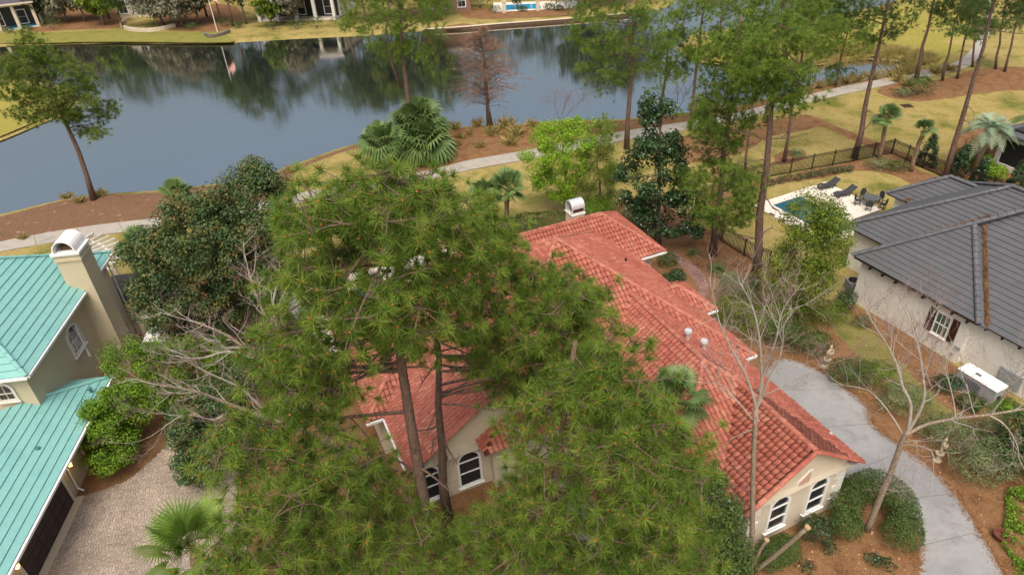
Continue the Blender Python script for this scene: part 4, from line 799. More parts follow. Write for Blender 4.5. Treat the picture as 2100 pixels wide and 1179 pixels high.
# pool deck, pool, loungers, table
dks = sheet('pool_deck', [f(38.3, 40.7, 0), f(38.3, 49.2, 0), f(32.6, 49.2, 0), f(30.5, 45.6, 0), f(30.5, 40.7, 0)], Mt['joint'], .012, 0, 0)
for i, u0 in enumerate(np.arange(30.6, 38.25, .61)):
    for v0 in np.arange(40.72+(.3 if i % 2 else 0), 49.0, .9):
        if v0 < 45.35 and v0+.88 > 41.9 and 31.0 < u0 < 37.5 or (u0 < 32.4 and v0 > 45.8): continue
        MB().prism([f(u0, v0, .014), f(u0, min(v0+.885, 49.18), .014), f(u0+.595, min(v0+.885, 49.18), .014), f(u0+.595, v0, .014)], Zv*(.03+rng.uniform(0, .004))).build('deck_tile', Mt['deck'], dks)
sp_ = root('swimming_pool', f(34, 43.6, 0), 'long dark turquoise pool in the pale deck of the fenced yard', 'pool')
MB().prism([f(31.4, 42.1, .015), f(31.4, 45.2, .015), f(37.6, 45.2, .015), f(37.6, 42.1, .015)], Zv*.012).build('pool_water', Mt['pool'], sp_)
for q in ((31.1, 31.4, 41.8, 45.5), (37.6, 37.9, 41.8, 45.5), (31.4, 37.6, 41.8, 42.1), (31.4, 37.6, 45.2, 45.5)): fbox(MB(), f, *q, .012, .07).build('coping', Mt['deck'], sp_)
def lounger(label, p, d):
    o = root('sun_lounger', p, label, 'sun lounger'); x = unit(np.array([d[0], d[1], 0])); y = np.array([-x[1], x[0], 0]); W = lambda a, z: p+x*a+Zv*z
    prof_ = [(-1.0, .30), (-.6, .40), (-.2, .30), (.15, .28), (.5, .46), (.95, .74)]
    for a, c in zip(prof_[:-1], prof_[1:]):
        pa, pb = W(*a), W(*c); dd = unit(pb-pa); nrm = np.cross(y, dd); MB().box((pa+pb)/2, (np.linalg.norm(pb-pa)+.02, .66, .07), (dd, y, nrm)).build('seat' if a[0] < .1 else 'backrest', Mt['darkgrey'], o)
    for a in (-.8, .3):
        for s in (-.28, .28): MB().bar(W(a, 0)+y*s, W(a, .32)+y*s, .05, .05).build('leg', Mt['black'], o)
    MB().bar(W(.78, .0), W(.66, .54), .05, .05).build('prop', Mt['black'], o)
for lb, px in (('charcoal sun lounger at the outer edge of the pool deck', (1697, 386)), ('charcoal sun lounger between the other lounger and the dining set', (1731, 402))): lounger(lb, G(*px)+Zv*.045, f.v-f.u*.12)
tc = G(1783, 422)+Zv*.045; tb = root('patio_table', tc, 'round grey patio table with chairs on the pale pool deck', 'table')
MB().lathe(tc, [(.62, .70), (.66, .72), (.66, .75), (0, .75)], 18).build('tabletop', Mt['slate'], tb); MB().lathe(tc, [(.28, 0), (.08, .06), (.06, .7)], 10).build('pedestal', Mt['black'], tb)
def chair(label, p, a):
    o = root('patio_chair', p, label, 'chair', 'patio chairs round the table on the pool deck'); x = np.array([math.cos(a), math.sin(a), 0]); y = np.array([-x[1], x[0], 0])
    MB().box(p+Zv*.44, (.46, .46, .05), (x, y, Zv)).build('seat', Mt['darkgrey'], o)
    MB().prism([p+x*.22+y*s+Zv*z for s, z in ((-.22, .45), (.22, .45), (.24, .8), (.15, .97), (0, 1.02), (-.15, .97), (-.24, .8))], x*.05+Zv*.01).build('backrest', Mt['darkgrey'], o)
    for s in (-1, 1):
        for t in (-1, 1): MB().bar(p+x*.2*t+y*.2*s, p+x*.19*t+y*.19*s+Zv*.43, .04, .04).build('leg', Mt['black'], o)
        MB().bar(p-x*.18+y*.25*s+Zv*.64, p+x*.22+y*.25*s+Zv*.64, .04, .03).build('armrest', Mt['black'], o)
for i in range(5): a = i*1.257+.4; chair('charcoal woven patio chair drawn up to the round grey table', tc+np.array([math.cos(a)*1.0, math.sin(a)*1.0, 0]), a)

# ------------------------------------------------------------------ sea green roofed house
FT = Frame(96); f = FT
th = root('green_roof_house', f(28, -24, 0), 'tan two storey stucco house with sea green stepped metal roof and chimney', 'house')
e2, p2 = 6.45, .62; e1 = 3.2
tpl = {'R': [(29.0, -21.55, e2), (41.2, -21.55, e2), (35.1, -27.65, e2+p2*6.1)], 'N': [(29.0, -21.55, e2), (29.0, -40, e2), (35.1, -40, e2+p2*6.1), (35.1, -27.65, e2+p2*6.1)], 'F': [(41.2, -21.55, e2), (41.2, -40, e2), (35.1, -40, e2+p2*6.1), (35.1, -27.65, e2+p2*6.1)],
 'G': [(32.4, -19.8, e1), (4, -19.8, e1), (4, -24.2, e1+.42*4.4), (28.0, -24.2, e1+.42*4.4)], 'H': [(32.4, -19.8, e1), (32.4, -22, e1), (30.2, -22, e1+.42*2.2)]}
b = MB(); deck(b, w3(tpl['R'])); deck(b, w3(tpl['N'])); deck(b, w3(tpl['F'])); deck(b, w3([(32.4, -19.8, e1), (4, -19.8, e1), (4, -24.2, e1+.42*4.4), (28.0, -24.2, e1+.42*4.4)])); deck(b, w3(tpl['H'])); troof = b.build('roof', Mt['teal'], th)
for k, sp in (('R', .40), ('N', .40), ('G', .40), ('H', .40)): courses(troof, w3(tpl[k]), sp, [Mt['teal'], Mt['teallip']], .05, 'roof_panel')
for a, c in [((29.0, -21.55, e2), (35.1, -27.65, e2+p2*6.1)), ((41.2, -21.55, e2), (35.1, -27.65, e2+p2*6.1)), ((32.4, -19.8, e1), (29.9, -22.3, e1+.42*2.5))]: caps(troof, f(*a)+Zv*.05, f(*c)+Zv*.05, .12, Mt['teal'], .6, 'hip_cap')
b = MB(); fbox(b, f, 29.45, 40.75, -38, -22.0, 0, 6.4); fbox(b, f, 6, 32.0, -38, -20.85, 0, 3.1); b.build('wall', Mt['tanstucco'], th)
b = MB(); fbox(b, f, 29.05, 41.15, -38, -21.6, 6.33, 6.37); fbox(b, f, 6, 32.35, -24, -19.85, 3.08, 3.12); b.build('soffit', Mt['offwhite'], th)
for a, c in [((29.0, -21.49, e2-.06), (36.6, -21.49, e2-.06)), ((28.94, -21.5, e2-.06), (28.94, -30, e2-.06)), ((32.4, -19.72, e1-.06), (5, -19.72, e1-.06)), ((38.1, -21.49, e2-.06), (41.2, -21.49, e2-.06))]: MB().bar(f(*a), f(*c), .12, .13).build('gutter', Mt['white'], th)
MB().tube([f(27.3, -19.8, 3.05), f(27.1, -20.72, 2.6), f(27.0, -20.76, .3), f(26.9, -20.45, .15)], .05, 8).build('downspout', Mt['white'], th)
MB().tube([f(41.0, -21.5, 6.3), f(40.9, -21.9, 5.9), f(40.9, -21.9, .2)], .05, 8).build('downspout', Mt['offwhite'], th)
MB().tube([f(34.9, -21.93, 5.2), f(34.9, -21.93, 3.0)], .07, 8).build('downspout', Mt['white'], th)
window(th, f(34.45, -22.0, 4.0), f.u, f.v, 1.2, 1.5, True, .17, (.45,), (-.24, .24), fm=Mt['offwhite'], name='arched_window')
v_, z_ = f.onu((20, 818), 29.45); window(th, f(29.45, v_, z_+.03), f.v, -f.u, .72, .95, True, .14, (.4,), (0,), fm=Mt['offwhite'], name='arched_window')
# garage doors, side window, lanterns
for u1, u0 in ((26.35, 21.6), (20.6, 15.6)):
    d = MB().hexa([f(u0, -20.9, .02), f(u0, -20.80, .02), f(u1, -20.80, .02), f(u1, -20.9, .02), f(u0, -20.9, 2.4), f(u0, -20.80, 2.4), f(u1, -20.80, 2.4), f(u1, -20.9, 2.4)]).build('garage_door', Mt['brown'], th)
    for k in range(4):
        for j in range(6): uu = u0+.1+j*(u1-u0-.1)/6; fbox(MB(), f, uu, uu+(u1-u0)/6-.12, -20.82, -20.775, .1+k*.58, .6+k*.58).build('door_panel', Mt['brown'], d)
    for uu in (u0-.07, u1+.07): fbox(MB(), f, uu-.07, uu+.07, -20.9, -20.74, 0, 2.5).build('door_trim', Mt['offwhite'], th)
window(th, f(29.3, -20.85, .7), f.u, f.v, .95, 1.5, False, .1, (.5,), (), fm=Mt['offwhite'], name='sash_window')
fbox(MB(), f, 14, 26.6, -20.74, -20.35, .006, .10).build('door_sill', Mt['ltstone'], th)
for u in (27.0, 21.1):
    lt = root('wall_lantern', f(u, -20.45, 1.9), 'lit black wall lantern under the sea green eave '+('beside the white downspout' if u > 25 else 'between the garage doors'), 'lantern'); p = f(u, -20.45, 1.95)
    MB().lathe(p, [(.05, -.02), (.09, .0), (.12, .30), (.0, .30)], 6).build('glass', Mt['lamp'], lt); MB().lathe(p, [(.17, .30), (.05, .42), (.02, .50), (0, .5)], 6).build('cap', Mt['black'], lt)
    for k in range(6): a = k*math.pi/3; MB().bar(p+np.array([.09*math.cos(a), .09*math.sin(a), 0]), p+np.array([.125*math.cos(a), .125*math.sin(a), .3]), .02, .02).build('cage_bar', Mt['black'], lt)
    MB().bar(p+Zv*.36, f(u, -20.84, 2.42), .03, .03).build('bracket', Mt['black'], lt)
    pld = bpy.data.lights.new('lantern_light', 'POINT'); pld.energy = 12; pld.color = (1, .55, .2); pld.shadow_soft_size = .08; plo = bpy.data.objects.new('lantern_light', pld); COL.objects.link(plo); plo.parent = lt; plo.location = (0, 0, .12)
# chimney of the green roofed house
b = MB(); fbox(b, f, 36.7, 38.1, -22.35, -20.95, 0, 8.95); tch = b.build('chimney', Mt['tanstucco'], th)
fbox(MB(), f, 36.63, 38.17, -22.42, -20.88, 8.55, 8.7).build('chimney_band', Mt['tanstucco'], tch); fbox(MB(), f, 36.6, 38.2, -22.45, -20.85, 8.95, 9.1).build('chimney_cap', Mt['white'], tch)
def hood2():
    c = f(37.4, -21.65, 0); hd = hood(tch, c, f.u, f.v, 9.1, 1.5, .62, .12); hd.data.materials[0] = Mt['white']
    for c_ in list(hd.children):
        if c_.name.startswith('side_slot'): bpy.data.objects.remove(c_)
hood2()
for px, z in (((79, 922), 3.7), ((185, 800), 3.6)):
    p = G(*px, z); MB().lathe(p-Zv*.25, [(.06, 0), (.05, .3), (.12, .32), (.12, .4), (0, .42)], 8).build('roof_vent', Mt['teallip'], th)
# low black roofed lean-to beyond the chimney, tan garden wall, small white roof
le = root('lean_to', f(43, -20, 0), 'low lean-to with black panel roof beside the tan house', 'lean-to')
b = MB(); fbox(b, f, 40.9, 44.6, -24, -19.3, 0, 2.7); b.build('wall', Mt['tanstucco'], le)
for k in range(7): fbox(MB(), f, 40.8+k*.56, 40.8+k*.56+.53, -24, -19.0, 2.72, 2.80+.015*(k % 2)).build('roof_panel', Mt['blackroof'], le)
MB().lathe(f(42.2, -20.1, 2.8), [(.14, 0), (.12, .3), (.24, .34), (.22, .5), (0, .58)], 10).build('roof_vent', Mt['offwhite'], le)
fbox(MB(), f, 45.0, 45.25, -22.2, -19.9, 0, 3.0).build('brick_pier', Mt['brick'], le); fbox(MB(), f, 44.95, 45.3, -22.2, -19.9, 2.2, 2.6).build('red_awning', Mt['redcloth'], le)
gw = root('garden_wall', f(37.5, -19, 0), 'tan stucco garden wall running out from the green roofed house', 'wall'); fbox(MB(), f, 39.5, 39.75, -20.9, -17.3, 0, 2.2).build('wall', Mt['tanstucco'], gw); fbox(MB(), f, 39.45, 39.8, -20.9, -17.25, 2.2, 2.3).build('coping', Mt['offwhite'], gw)
c = G(325, 678, 2.0); shd = root('garden_shed', [c[0], c[1], 0], 'small shed with white sloping roof between the tan house and the dark hollies', 'shed'); MB().box([c[0], c[1], .85], (1.3, 1.5, 1.7)).build('wall', Mt['greybox'], shd)
MB().hexa([c+np.array(q) for q in ((-.75, -.9, -.28), (.75, -.9, -.28), (.75, .9, .1), (-.75, .9, .1), (-.75, -.9, -.2), (.75, -.9, -.2), (.75, .9, .18), (-.75, .9, .18))]).build('roof', Mt['white'], shd)
# fan pergola
pg = root('pergola', f(50, -26, 0), 'white fan shaped pergola with radiating slats behind the chimney', 'pergola'); pc = f(46.5, -29.5, 2.9)
for i in range(13):
    a = R(-38+i*9.0); d = f.v*math.cos(a)*1.0+f.u*math.sin(a); MB().bar(pc+d*1.2, pc+d*(5.4), .09, .2).build('slat', Mt['offwhite'], pg)
for rr in (2.4, 4.4):
    b = MB(); P_ = [pc+(f.v*math.cos(R(a))+f.u*math.sin(R(a)))*rr-Zv*.16 for a in range(-40, 76, 8)]
    for q0, q1 in zip(P_[:-1], P_[1:]): b.bar(q0, q1, .12, .18)
    b.build('curved_beam', Mt['offwhite'], pg)
for a in (-35, 20, 70):
    p = pc+(f.v*math.cos(R(a))+f.u*math.sin(R(a)))*4.4; MB().lathe([p[0], p[1], 0], [(.2, 0), (.16, .2), (.14, 2.6), (.2, 2.68)], 10).build('column', Mt['offwhite'], pg)

# ------------------------------------------------------------------ far bank houses and things
def ellip(base, z0, z1, r, n, cone=0.0):
    out = []
    while len(out) < n:
        d = rng.uniform(-1, 1, 3)
        if d@d > 1 or d@d < .12: continue
        k = 1-cone*(d[2]+1)/2; out.append([base[0]+d[0]*r*k, base[1]+d[1]*r*k, (z0+z1)/2+d[2]*(z1-z0)/2])
    return np.array(out)
def farhouse(label, pl_, pr_, dep, h, wm, rm, wins=(), cols=0, colm=None, arches=False, rise=2.6, name='far_house', inner=None):
    a, c = G(*pl_), G(*pr_); x = unit(c-a); y = np.array([-x[1], x[0], 0]); y = y if y[1] > 0 else -y; L = np.linalg.norm(c-a); o = root(name, a*.5+c*.5, label, 'house'); W = lambda s, t, z: a+x*s+y*t+Zv*z; t0 = 3.0 if cols else 0
    b = MB(); b.hexa([W(0, t0, 0), W(L, t0, 0), W(L, dep, 0), W(0, dep, 0), W(0, t0, h), W(L, t0, h), W(L, dep, h), W(0, dep, h)]); b.build('wall', wm, o)
    b = MB(); q = .6; r0 = [W(-q, -q, h+.05), W(L+q, -q, h+.05), W(L+q, dep+q, h+.05), W(-q, dep+q, h+.05)]; i_ = min(dep/2, L*.4); t = [W(i_, dep/2, h+rise), W(L-i_, dep/2, h+rise)]
    b.add(r0+t, [(0, 1, 5, 4), (1, 2, 5), (2, 3, 4, 5), (3, 0, 4), (3, 2, 1, 0)]); b.build('roof', rm, o); MB().box(W(L/2, -q+.02, h-.02), (L+1.0, .12, .28), (x, y, Zv)).build('fascia', colm or Mt['offwhite'], o)
    for s, z, ww, hh in wins: window(o, W(L*s, t0-.005, z), x, -y, ww, hh, False, .16, (.5,), (0,), fm=Mt['white'], sill=False)
    if cols:
        for i in range(cols):
            s = .3+(L-.6)*i/(cols-1); MB().box(W(s, .25, h/2), (.55, .55, h-.02), (x, y, Zv)).build('column', colm, o)
        MB().box(W(L/2, .25, h-.26), (L-.3, .45, .45), (x, y, Zv)).build('beam', colm, o)
        b = MB(); b.hexa([W(0, .3, .02), W(L, .3, .02), W(L, 3, .02), W(0, 3, .02), W(0, .3, .15), W(L, .3, .15), W(L, 3, .15), W(0, 3, .15)]); b.build('porch_floor', Mt['deck'], o)
        b = MB(); b.hexa([W(.4, 2.93, .2), W(L-.4, 2.93, .2), W(L-.4, 2.97, .2), W(.4, 2.97, .2), W(.4, 2.93, h-.5), W(L-.4, 2.93, h-.5), W(L-.4, 2.97, h-.5), W(.4, 2.97, h-.5)]); b.build('screen_doors', Mt['screen'], o)
        if arches:
            sp = (L-.6)/(cols-1)
            for i in range(cols-1):
                s0 = .3+sp*i+.27; rr = sp/2-.27; b = MB(); P_ = [W(s0+rr+rr*math.cos(t_), .1, h-1.25+.95*math.sin(t_)) for t_ in np.linspace(math.pi, 0, 13)]; Q_ = [W(s0+rr+(rr+.3)*math.cos(t_), .1, h-1.25+1.25*math.sin(t_)) for t_ in np.linspace(math.pi, 0, 13)]
                for k in range(12): b.hexa([P_[k], P_[k+1], P_[k+1]+y*.3, P_[k]+y*.3, Q_[k], Q_[k+1], Q_[k+1]+y*.3, Q_[k]+y*.3])
                b.build('arch', colm, o)
    return o
farhouse('far house with dark roof and beige columned porch over a pool', (-40, 70), (84, 55), 13, 4.6, Mt['tanstucco'], Mt['farroof'], [(.3, .5, 1.4, 2.4), (.7, .5, 1.4, 2.4)], 4, Mt['ltstone'])
farhouse('far pale two storey house with white French windows above a curved wall', (245, 38), (345, 33), 12, 7.0, Mt['stucco'], Mt['farroof'], [(.14, .9, 1.6, 2.4), (.40, .9, 1.6, 2.4), (.66, .9, 1.4, 2.4), (.3, 4.2, 1.3, 1.7)])
farhouse('far white house with arched porch and grey roof', (530, 46), (690, 42), 13, 5.6, Mt['whitestucco'], Mt['farroof'], [(.5, .6, 1.5, 2.5), (.85, .6, 1.5, 2.5)], 5, Mt['white'], True)
farhouse('far brick house with white sash windows beside round clipped trees', (860, 30), (966, 22), 11, 6.0, Mt['brick'], Mt['farroof'], [(.2, .8, 1.3, 2.0), (.52, .8, 1.3, 2.0), (.83, .8, 1.3, 2.0)])
farhouse('far cream villa behind the blue pool and pink pillars', (1020, -22), (1190, -34), 12, 6.0, Mt['stucco'], Mt['farroof'], [(.15, .6, 1.6, 2.3), (.38, .6, 1.6, 2.3), (.62, .6, 1.6, 2.3), (.85, .6, 1.6, 2.3)], 6, Mt['ltstone'])
fp = root('swimming_pool', G(1085, 18), 'bright blue pool with pale coping on the far shore', 'pool'); q = Gs([(1030, 22), (1110, 18), (1106, 9), (1030, 12)])
MB().prism([p+Zv*.03 for p in q], Zv*.06).build('pool_water', Mt['brightpool'], fp); q2 = Gs([(1010, 26), (1180, 17), (1185, 2), (1012, 6)]); MB().prism([p+Zv*.006 for p in q2], Zv*.015).build('coping', Mt['deck'], fp)
fp = root('swimming_pool', G(45, 52), 'turquoise pool under the beige columned porch on the far shore', 'pool'); q = Gs([(20, 62), (80, 54), (82, 46), (22, 53)]); MB().prism([p+Zv*.03 for p in q], Zv*.14).build('pool_water', Mt['brightpool'], fp); MB().prism([p+(p-sum(q)/4)*.15+Zv*.01 for p in q], Zv*.1).build('coping', Mt['ltstone'], fp)
for px in ((1034, 26), (1103, 22)):
    p = G(*px); o = root('garden_pillar', p, 'pink stucco pillar in front of the blue pool on the far shore', 'pillar', 'pink pillars before the far pool'); MB().box(p+Zv*.9, (.7, .7, 1.8)).build('shaft', Mt['stucco'], o); MB().box(p+Zv*1.86, (.9, .9, .14)).build('cap', Mt['ltstone'], o)
# curved retaining wall and low stone bed on the far bank
cw = root('retaining_wall', G(300, 63), 'low cream curved retaining wall round a raised lawn on the far bank', 'wall'); P_ = smooth([G(*p) for p in [(262, 44), (252, 50), (252, 58), (270, 64), (300, 66), (330, 63), (360, 56)]], 4, False)
for q0, q1 in zip(P_[:-1], P_[1:]): MB().bar(q0+Zv*.28, q1+Zv*.28, .4, .7).build('wall_segment', Mt['ltstone'], cw)
rw = root('stone_edging', G(445, 76), 'rough grey stone edging of the flagpole bed on the far bank', 'edging'); P_ = smooth([G(*p) for p in [(422, 73), (432, 78), (450, 75), (470, 68)]], 6, False)
for q0, q1 in zip(P_[:-1], P_[1:]): MB().box((q0+q1)/2+Zv*.2, (.55+rng.random()*.25, .45, .5+rng.random()*.2), (unit(q1-q0), np.cross(Zv, unit(q1-q0)), Zv)).build('stone', Mt['greybark'], rw)
p = G(446, 66); fl = root('flagpole', p, 'white flagpole with stars and stripes flag on the far bank', 'flagpole'); MB().tube([p, p+Zv*7.6], [.07, .045], 8).build('pole', Mt['white'], fl); MB().lathe(p+Zv*7.6, [(.1, 0), (.12, .1), (0, .2)], 8).build('finial', Mt['metal'], fl)
b = MB()
for i in range(13):
    for k in range(8):
        P4 = [p+np.array([.06+(k+d0)*.17, .06*math.sin((k+d0)*1.1), 7.35-(i+d1)*.105-(k+d0)*.16]) for d0, d1 in ((0, 1), (1, 1), (1, 0), (0, 0))]; b.add(P4, [(0, 1, 2, 3)], 2 if (i < 7 and k < 3) else (0 if i % 2 == 0 else 1))
b.build('flag', [Mt['redcloth'], Mt['white'], Mt['bluecloth']], fl)
# screened porch house at the right edge
f = Frame(108); a = G(2032, 340); ua, vb_ = a@f.u, a@f.v; ph = root('porch_house', a, 'pale stucco screened porch with dark flat roof at the shrub bed', 'house')
b = MB(); fbox(b, f, ua-9, ua, vb_, vb_+.3, 0, .55); fbox(b, f, ua-.42, ua, vb_, vb_+.42, .55, 2.75); fbox(b, f, ua-9, ua, vb_, vb_+.4, 2.75, 3.2); fbox(b, f, ua-4.4, ua-4, vb_, vb_+.4, .55, 2.75); fbox(b, f, ua-.3, ua, vb_+.45, vb_+8, 0, 3.15); fbox(b, f, ua-9, ua-.3, vb_+6, vb_+6.3, 0, 3.1); b.build('wall', Mt['whitestucco'], ph)
fbox(MB(), f, ua-9, ua-.3, vb_+.5, vb_+6, 0.005, .2).build('floor', Mt['drive'], ph); fbox(MB(), f, ua-8.9, ua-.45, vb_+.14, vb_+.17, .55, 2.75).build('screen', Mt['screen'], ph)
fbox(MB(), f, ua-9.5, ua+.5, vb_-.5, vb_+9, 3.2, 3.42).build('roof', Mt['slate'], ph); fbox(MB(), f, ua-8.5, ua-.5, vb_+.6, vb_+8, 3.42, 3.6).build('roof_panel', Mt['blackroof'], ph)

# ------------------------------------------------------------------ black picket fences
def fence(label, pts, h=1.5, z0=0.0):
    P_ = [G(*p) for p in pts]; o = root('picket_fence', P_[0], label, 'fence'); b = MB()
    for a, c in zip(P_[:-1], P_[1:]):
        L = np.linalg.norm(c-a); k = max(1, int(round(L/2.3))); d = (c-a)/L
        for i in range(k):
            q0, q1 = a+d*L*i/k, a+d*L*(i+1)/k; pb = MB().box(q0+Zv*(h/2+.04), (.08, .08, h+.1)).build('post', Mt['black'], o)
            for z in (.15, h-.22, h-.04): MB().bar(q0+Zv*z, q1+Zv*z, .035, .045).build('rail', Mt['black'], o)
            n = int(L/k/.13)
            for j in range(1, n): q = q0+(q1-q0)*j/n; b.box(q+Zv*(h/2), (.034, .034, h-.06))
    MB().box(P_[-1]+Zv*(h/2+.04), (.08, .08, h+.1)).build('post', Mt['black'], o); tag(b.build('pickets', Mt['black'], o), kind='stuff')
fence('black metal picket fence along the back of the pool yard', [(1425, 428), (1520, 376), (1620, 356), (1750, 332), (1828, 316)])
fence('black metal picket fence running behind the grey roofed house', [(1828, 316), (1890, 345), (1955, 374), (2030, 398), (2110, 425)])
fence('black metal picket fence between the pine straw slope and the pool lawn', [(1425, 428), (1480, 497), (1525, 525), (1575, 552)])

# ------------------------------------------------------------------ statues, pot, drains
def statue(label, px, s=1.0, turn=0.0):
    p = G(*px); o = root('garden_statue', p, label, 'statue'); MB().lathe(p, [(.20*s, 0), (.20*s, .08*s), (.13*s, .14*s), (.10*s, .34*s), (.19*s, .46*s), (.19*s, .54*s), (0, .54*s)], 10).build('pedestal', Mt['stone'], o)
    b = MB(); q = p+Zv*.52*s; c_, s_ = math.cos(turn), math.sin(turn); W = lambda x, y, z: q+np.array([x*c_-y*s_, x*s_+y*c_, z])*s
    b.tube([W(-.05, 0, 0), W(-.06, .02, .18), W(-.03, 0, .36), W(0, 0, .50), W(.02, 0, .66), W(.01, 0, .74), W(.01, -.01, .79), W(.01, -.02, .86), W(.01, -.02, .95)], [.07, .06, .085, .09, .10, .05, .06, .085, .03], 9)
    b.tube([W(.06, 0, 0), W(.08, -.02, .2), W(.04, 0, .36)], [.06, .055, .08], 8); b.tube([W(.1, 0, .66), W(.19, -.06, .54), W(.12, -.16, .48)], [.045, .036, .03], 7); b.tube([W(-.08, 0, .66), W(-.17, -.02, .52), W(-.13, -.10, .40)], [.045, .036, .03], 7)
    b.tube([W(.13, -.16, .46), W(.05, -.16, .5), W(-.12, -.12, .42)], [.05, .07, .045], 7); b.build('figure', Mt['stone'], o, True)
statue('weathered stone garden figure beside the top of the grey driveway', (1693, 752), 1.15, .4); statue('weathered stone garden figure beside the rounded bush on pine straw', (1921, 944), 1.1, 1.2)
p = G(2050, 1104); po = root('clay_pot', p, 'empty brown clay pot sunk by the bright ground cover', 'pot'); MB().lathe(p, [(.22, 0), (.30, .22), (.34, .30), (.34, .36), (.28, .36), (.24, .15), (.0, .1)], 14).build('bowl', Mt['terracotta'], po)
for px in ((918, 384), (1860, 218)):
    p = G(*px); o = root('drain_grate', p, 'dark square drain grate in the lawn '+('beside the cart path' if px[0] < 1000 else 'below the mulch bed'), 'drain')
    MB().box(p+Zv*.02, (1.1, 1.1, .05)).build('frame', Mt['timber'], o)
    for k in range(6): MB().box(p+np.array([-.42+k*.168, 0, .055]), (.06, 1.0, .03)).build('bar', Mt['black'], o)

# ------------------------------------------------------------------ the big pines
holes = [[(925, 860), (1000, 830), (1030, 880), (1030, 1000), (940, 1020), (915, 930)], [(1140, 1000), (1175, 990), (1235, 1080), (1215, 1110), (1170, 1060)], [(780, 800), (850, 760), (990, 800), (990, 830), (900, 900), (860, 940), (800, 900)]]
pA = [[(590, 450), (640, 410), (700, 400), (740, 360), (780, 330), (830, 318), (880, 340), (890, 390), (930, 400), (960, 470), (1000, 520), (960, 560), (950, 640), (900, 700), (860, 745), (820, 735), (760, 760), (700, 830), (640, 880), (560, 900), (450, 880), (455, 850), (510, 830), (525, 720), (545, 650), (605, 620), (585, 560)],
      [(440, 890), (560, 900), (640, 880), (720, 870), (760, 920), (850, 960), (880, 1040), (860, 1179), (860, 1240), (400, 1240), (430, 1179), (440, 1110), (505, 1050), (485, 980), (440, 950)]]
pine('tallest big slash pine with dense needle rosettes before the red tile roof', G(895, 1215), (775, 360), pA, 370, Mt['pineN'], .30, .48, 60, .0125, 7, .50, 5.0, holes, 4.2, 'big slash pines before the red house', buds=True, deadlimbs=10)
pB = [[(960, 405), (1000, 430), (1045, 495), (1040, 520), (1060, 560), (1120, 545), (1180, 560), (1232, 610), (1250, 680), (1200, 760), (1100, 800), (1040, 825), (1000, 780), (940, 755), (930, 690), (955, 600), (960, 560), (990, 520)]]
pine('big slash pine over the red tile roof, trunk close to the arched window', G(918, 1062), (885, 520), pB, 175, Mt['pineN'], .24, .48, 60, .0125, 7, .48, 5.0, holes, 3.5, 'big slash pines before the red house', buds=True, deadlimbs=12, zt=16)
pC = [[(1050, 830), (1200, 760), (1250, 680), (1300, 690), (1310, 745), (1325, 800), (1350, 870), (1430, 900), (1425, 950), (1445, 1000), (1415, 1050), (1445, 1100), (1430, 1179), (1430, 1230), (900, 1230), (930, 1090), (1030, 1040), (1060, 960), (1030, 900)]]
pine('slash pine spreading low between the red tile garage wing and the front walk', G(1105, 1255), (1180, 700), pC, 290, Mt['pineN'], .24, .48, 60, .0125, 7, .50, 4.0, holes, 3.5, 'big slash pines before the red house', buds=True, deadlimbs=14)
# ------------------------------------------------------------------ other pines
kw = dict(nn=26, wid=.016, per=11)
pine('lone pine with layered crown leaning over the left end of the lake', G(192, 410), (78, 95), [[(30, 75), (60, 58), (95, 85), (125, 115), (175, 125), (190, 160), (205, 195), (232, 205), (236, 238), (215, 275), (190, 292), (152, 282), (165, 255), (120, 252), (60, 252), (18, 240), (40, 210), (-20, 190), (-20, 130), (20, 110)]], 130, Mt['pineY'], .26, .42, spread=.5, dmax=4, zmin=6, **kw)
pine('forked pine rising from the palm clump by the lake', G(846, 318), (812, -60), [[(700, 0), (740, -60), (790, -110), (860, -100), (930, -20), (925, 55), (895, 85), (865, 78), (880, 130), (845, 140), (800, 125), (770, 110), (745, 70), (700, 55)]], 110, Mt['pineN'], .30, .42, spread=.6, dmax=4, zmin=8, fork=[(822, 180), (800, 120), (792, 60), (800, -20)], **kw)
pine('pine with wide bright crown beside the cart path right of the cypress', G(1285, 305), (1308, -70), [[(1180, 20), (1220, -50), (1310, -90), (1370, -20), (1385, 60), (1370, 130), (1345, 190), (1300, 175), (1260, 200), (1215, 185), (1185, 150), (1195, 110), (1165, 70)], [(1185, 255), (1230, 235), (1270, 260), (1235, 300), (1190, 300)]], 110, Mt['pineN'], .26, .42, spread=.6, dmax=4, zmin=5, **kw)
pine('pine growing on pine straw behind the magnolia', G(1462, 523), (1520, 30), [[(1440, 120), (1480, 70), (1530, 30), (1560, 60), (1570, 130), (1560, 240), (1530, 310), (1480, 350), (1430, 345), (1420, 290), (1395, 255), (1440, 200), (1450, 150)], [(1380, 330), (1440, 340), (1470, 380), (1400, 390)]], 95, Mt['pineN'], .27, .40, spread=.55, dmax=3, zmin=4, deadlimbs=6, **kw)
pine('thick trunked pine with bright crown at the corner of the pool fence', G(1547, 592), (1600, 50), [[(1540, 65), (1600, 35), (1655, 45), (1675, 110), (1660, 160), (1640, 200), (1695, 205), (1685, 232), (1620, 242), (1575, 215), (1535, 200), (1505, 160)], [(1410, 360), (1470, 340), (1560, 335), (1550, 385), (1560, 425), (1530, 455), (1470, 470), (1430, 440)]], 95, Mt['pineN'], .32, .40, spread=.5, dmax=3, zmin=4, deadlimbs=12, **kw)
pine('slim pine in a round mulch island on the back lawn', G(1608, 332), (1665, -10), [[(1600, 60), (1630, 0), (1690, -40), (1720, 40), (1700, 110), (1660, 140), (1620, 120)]], 45, Mt['pineN'], .17, .38, spread=.5, dmax=3, zmin=6, **kw)
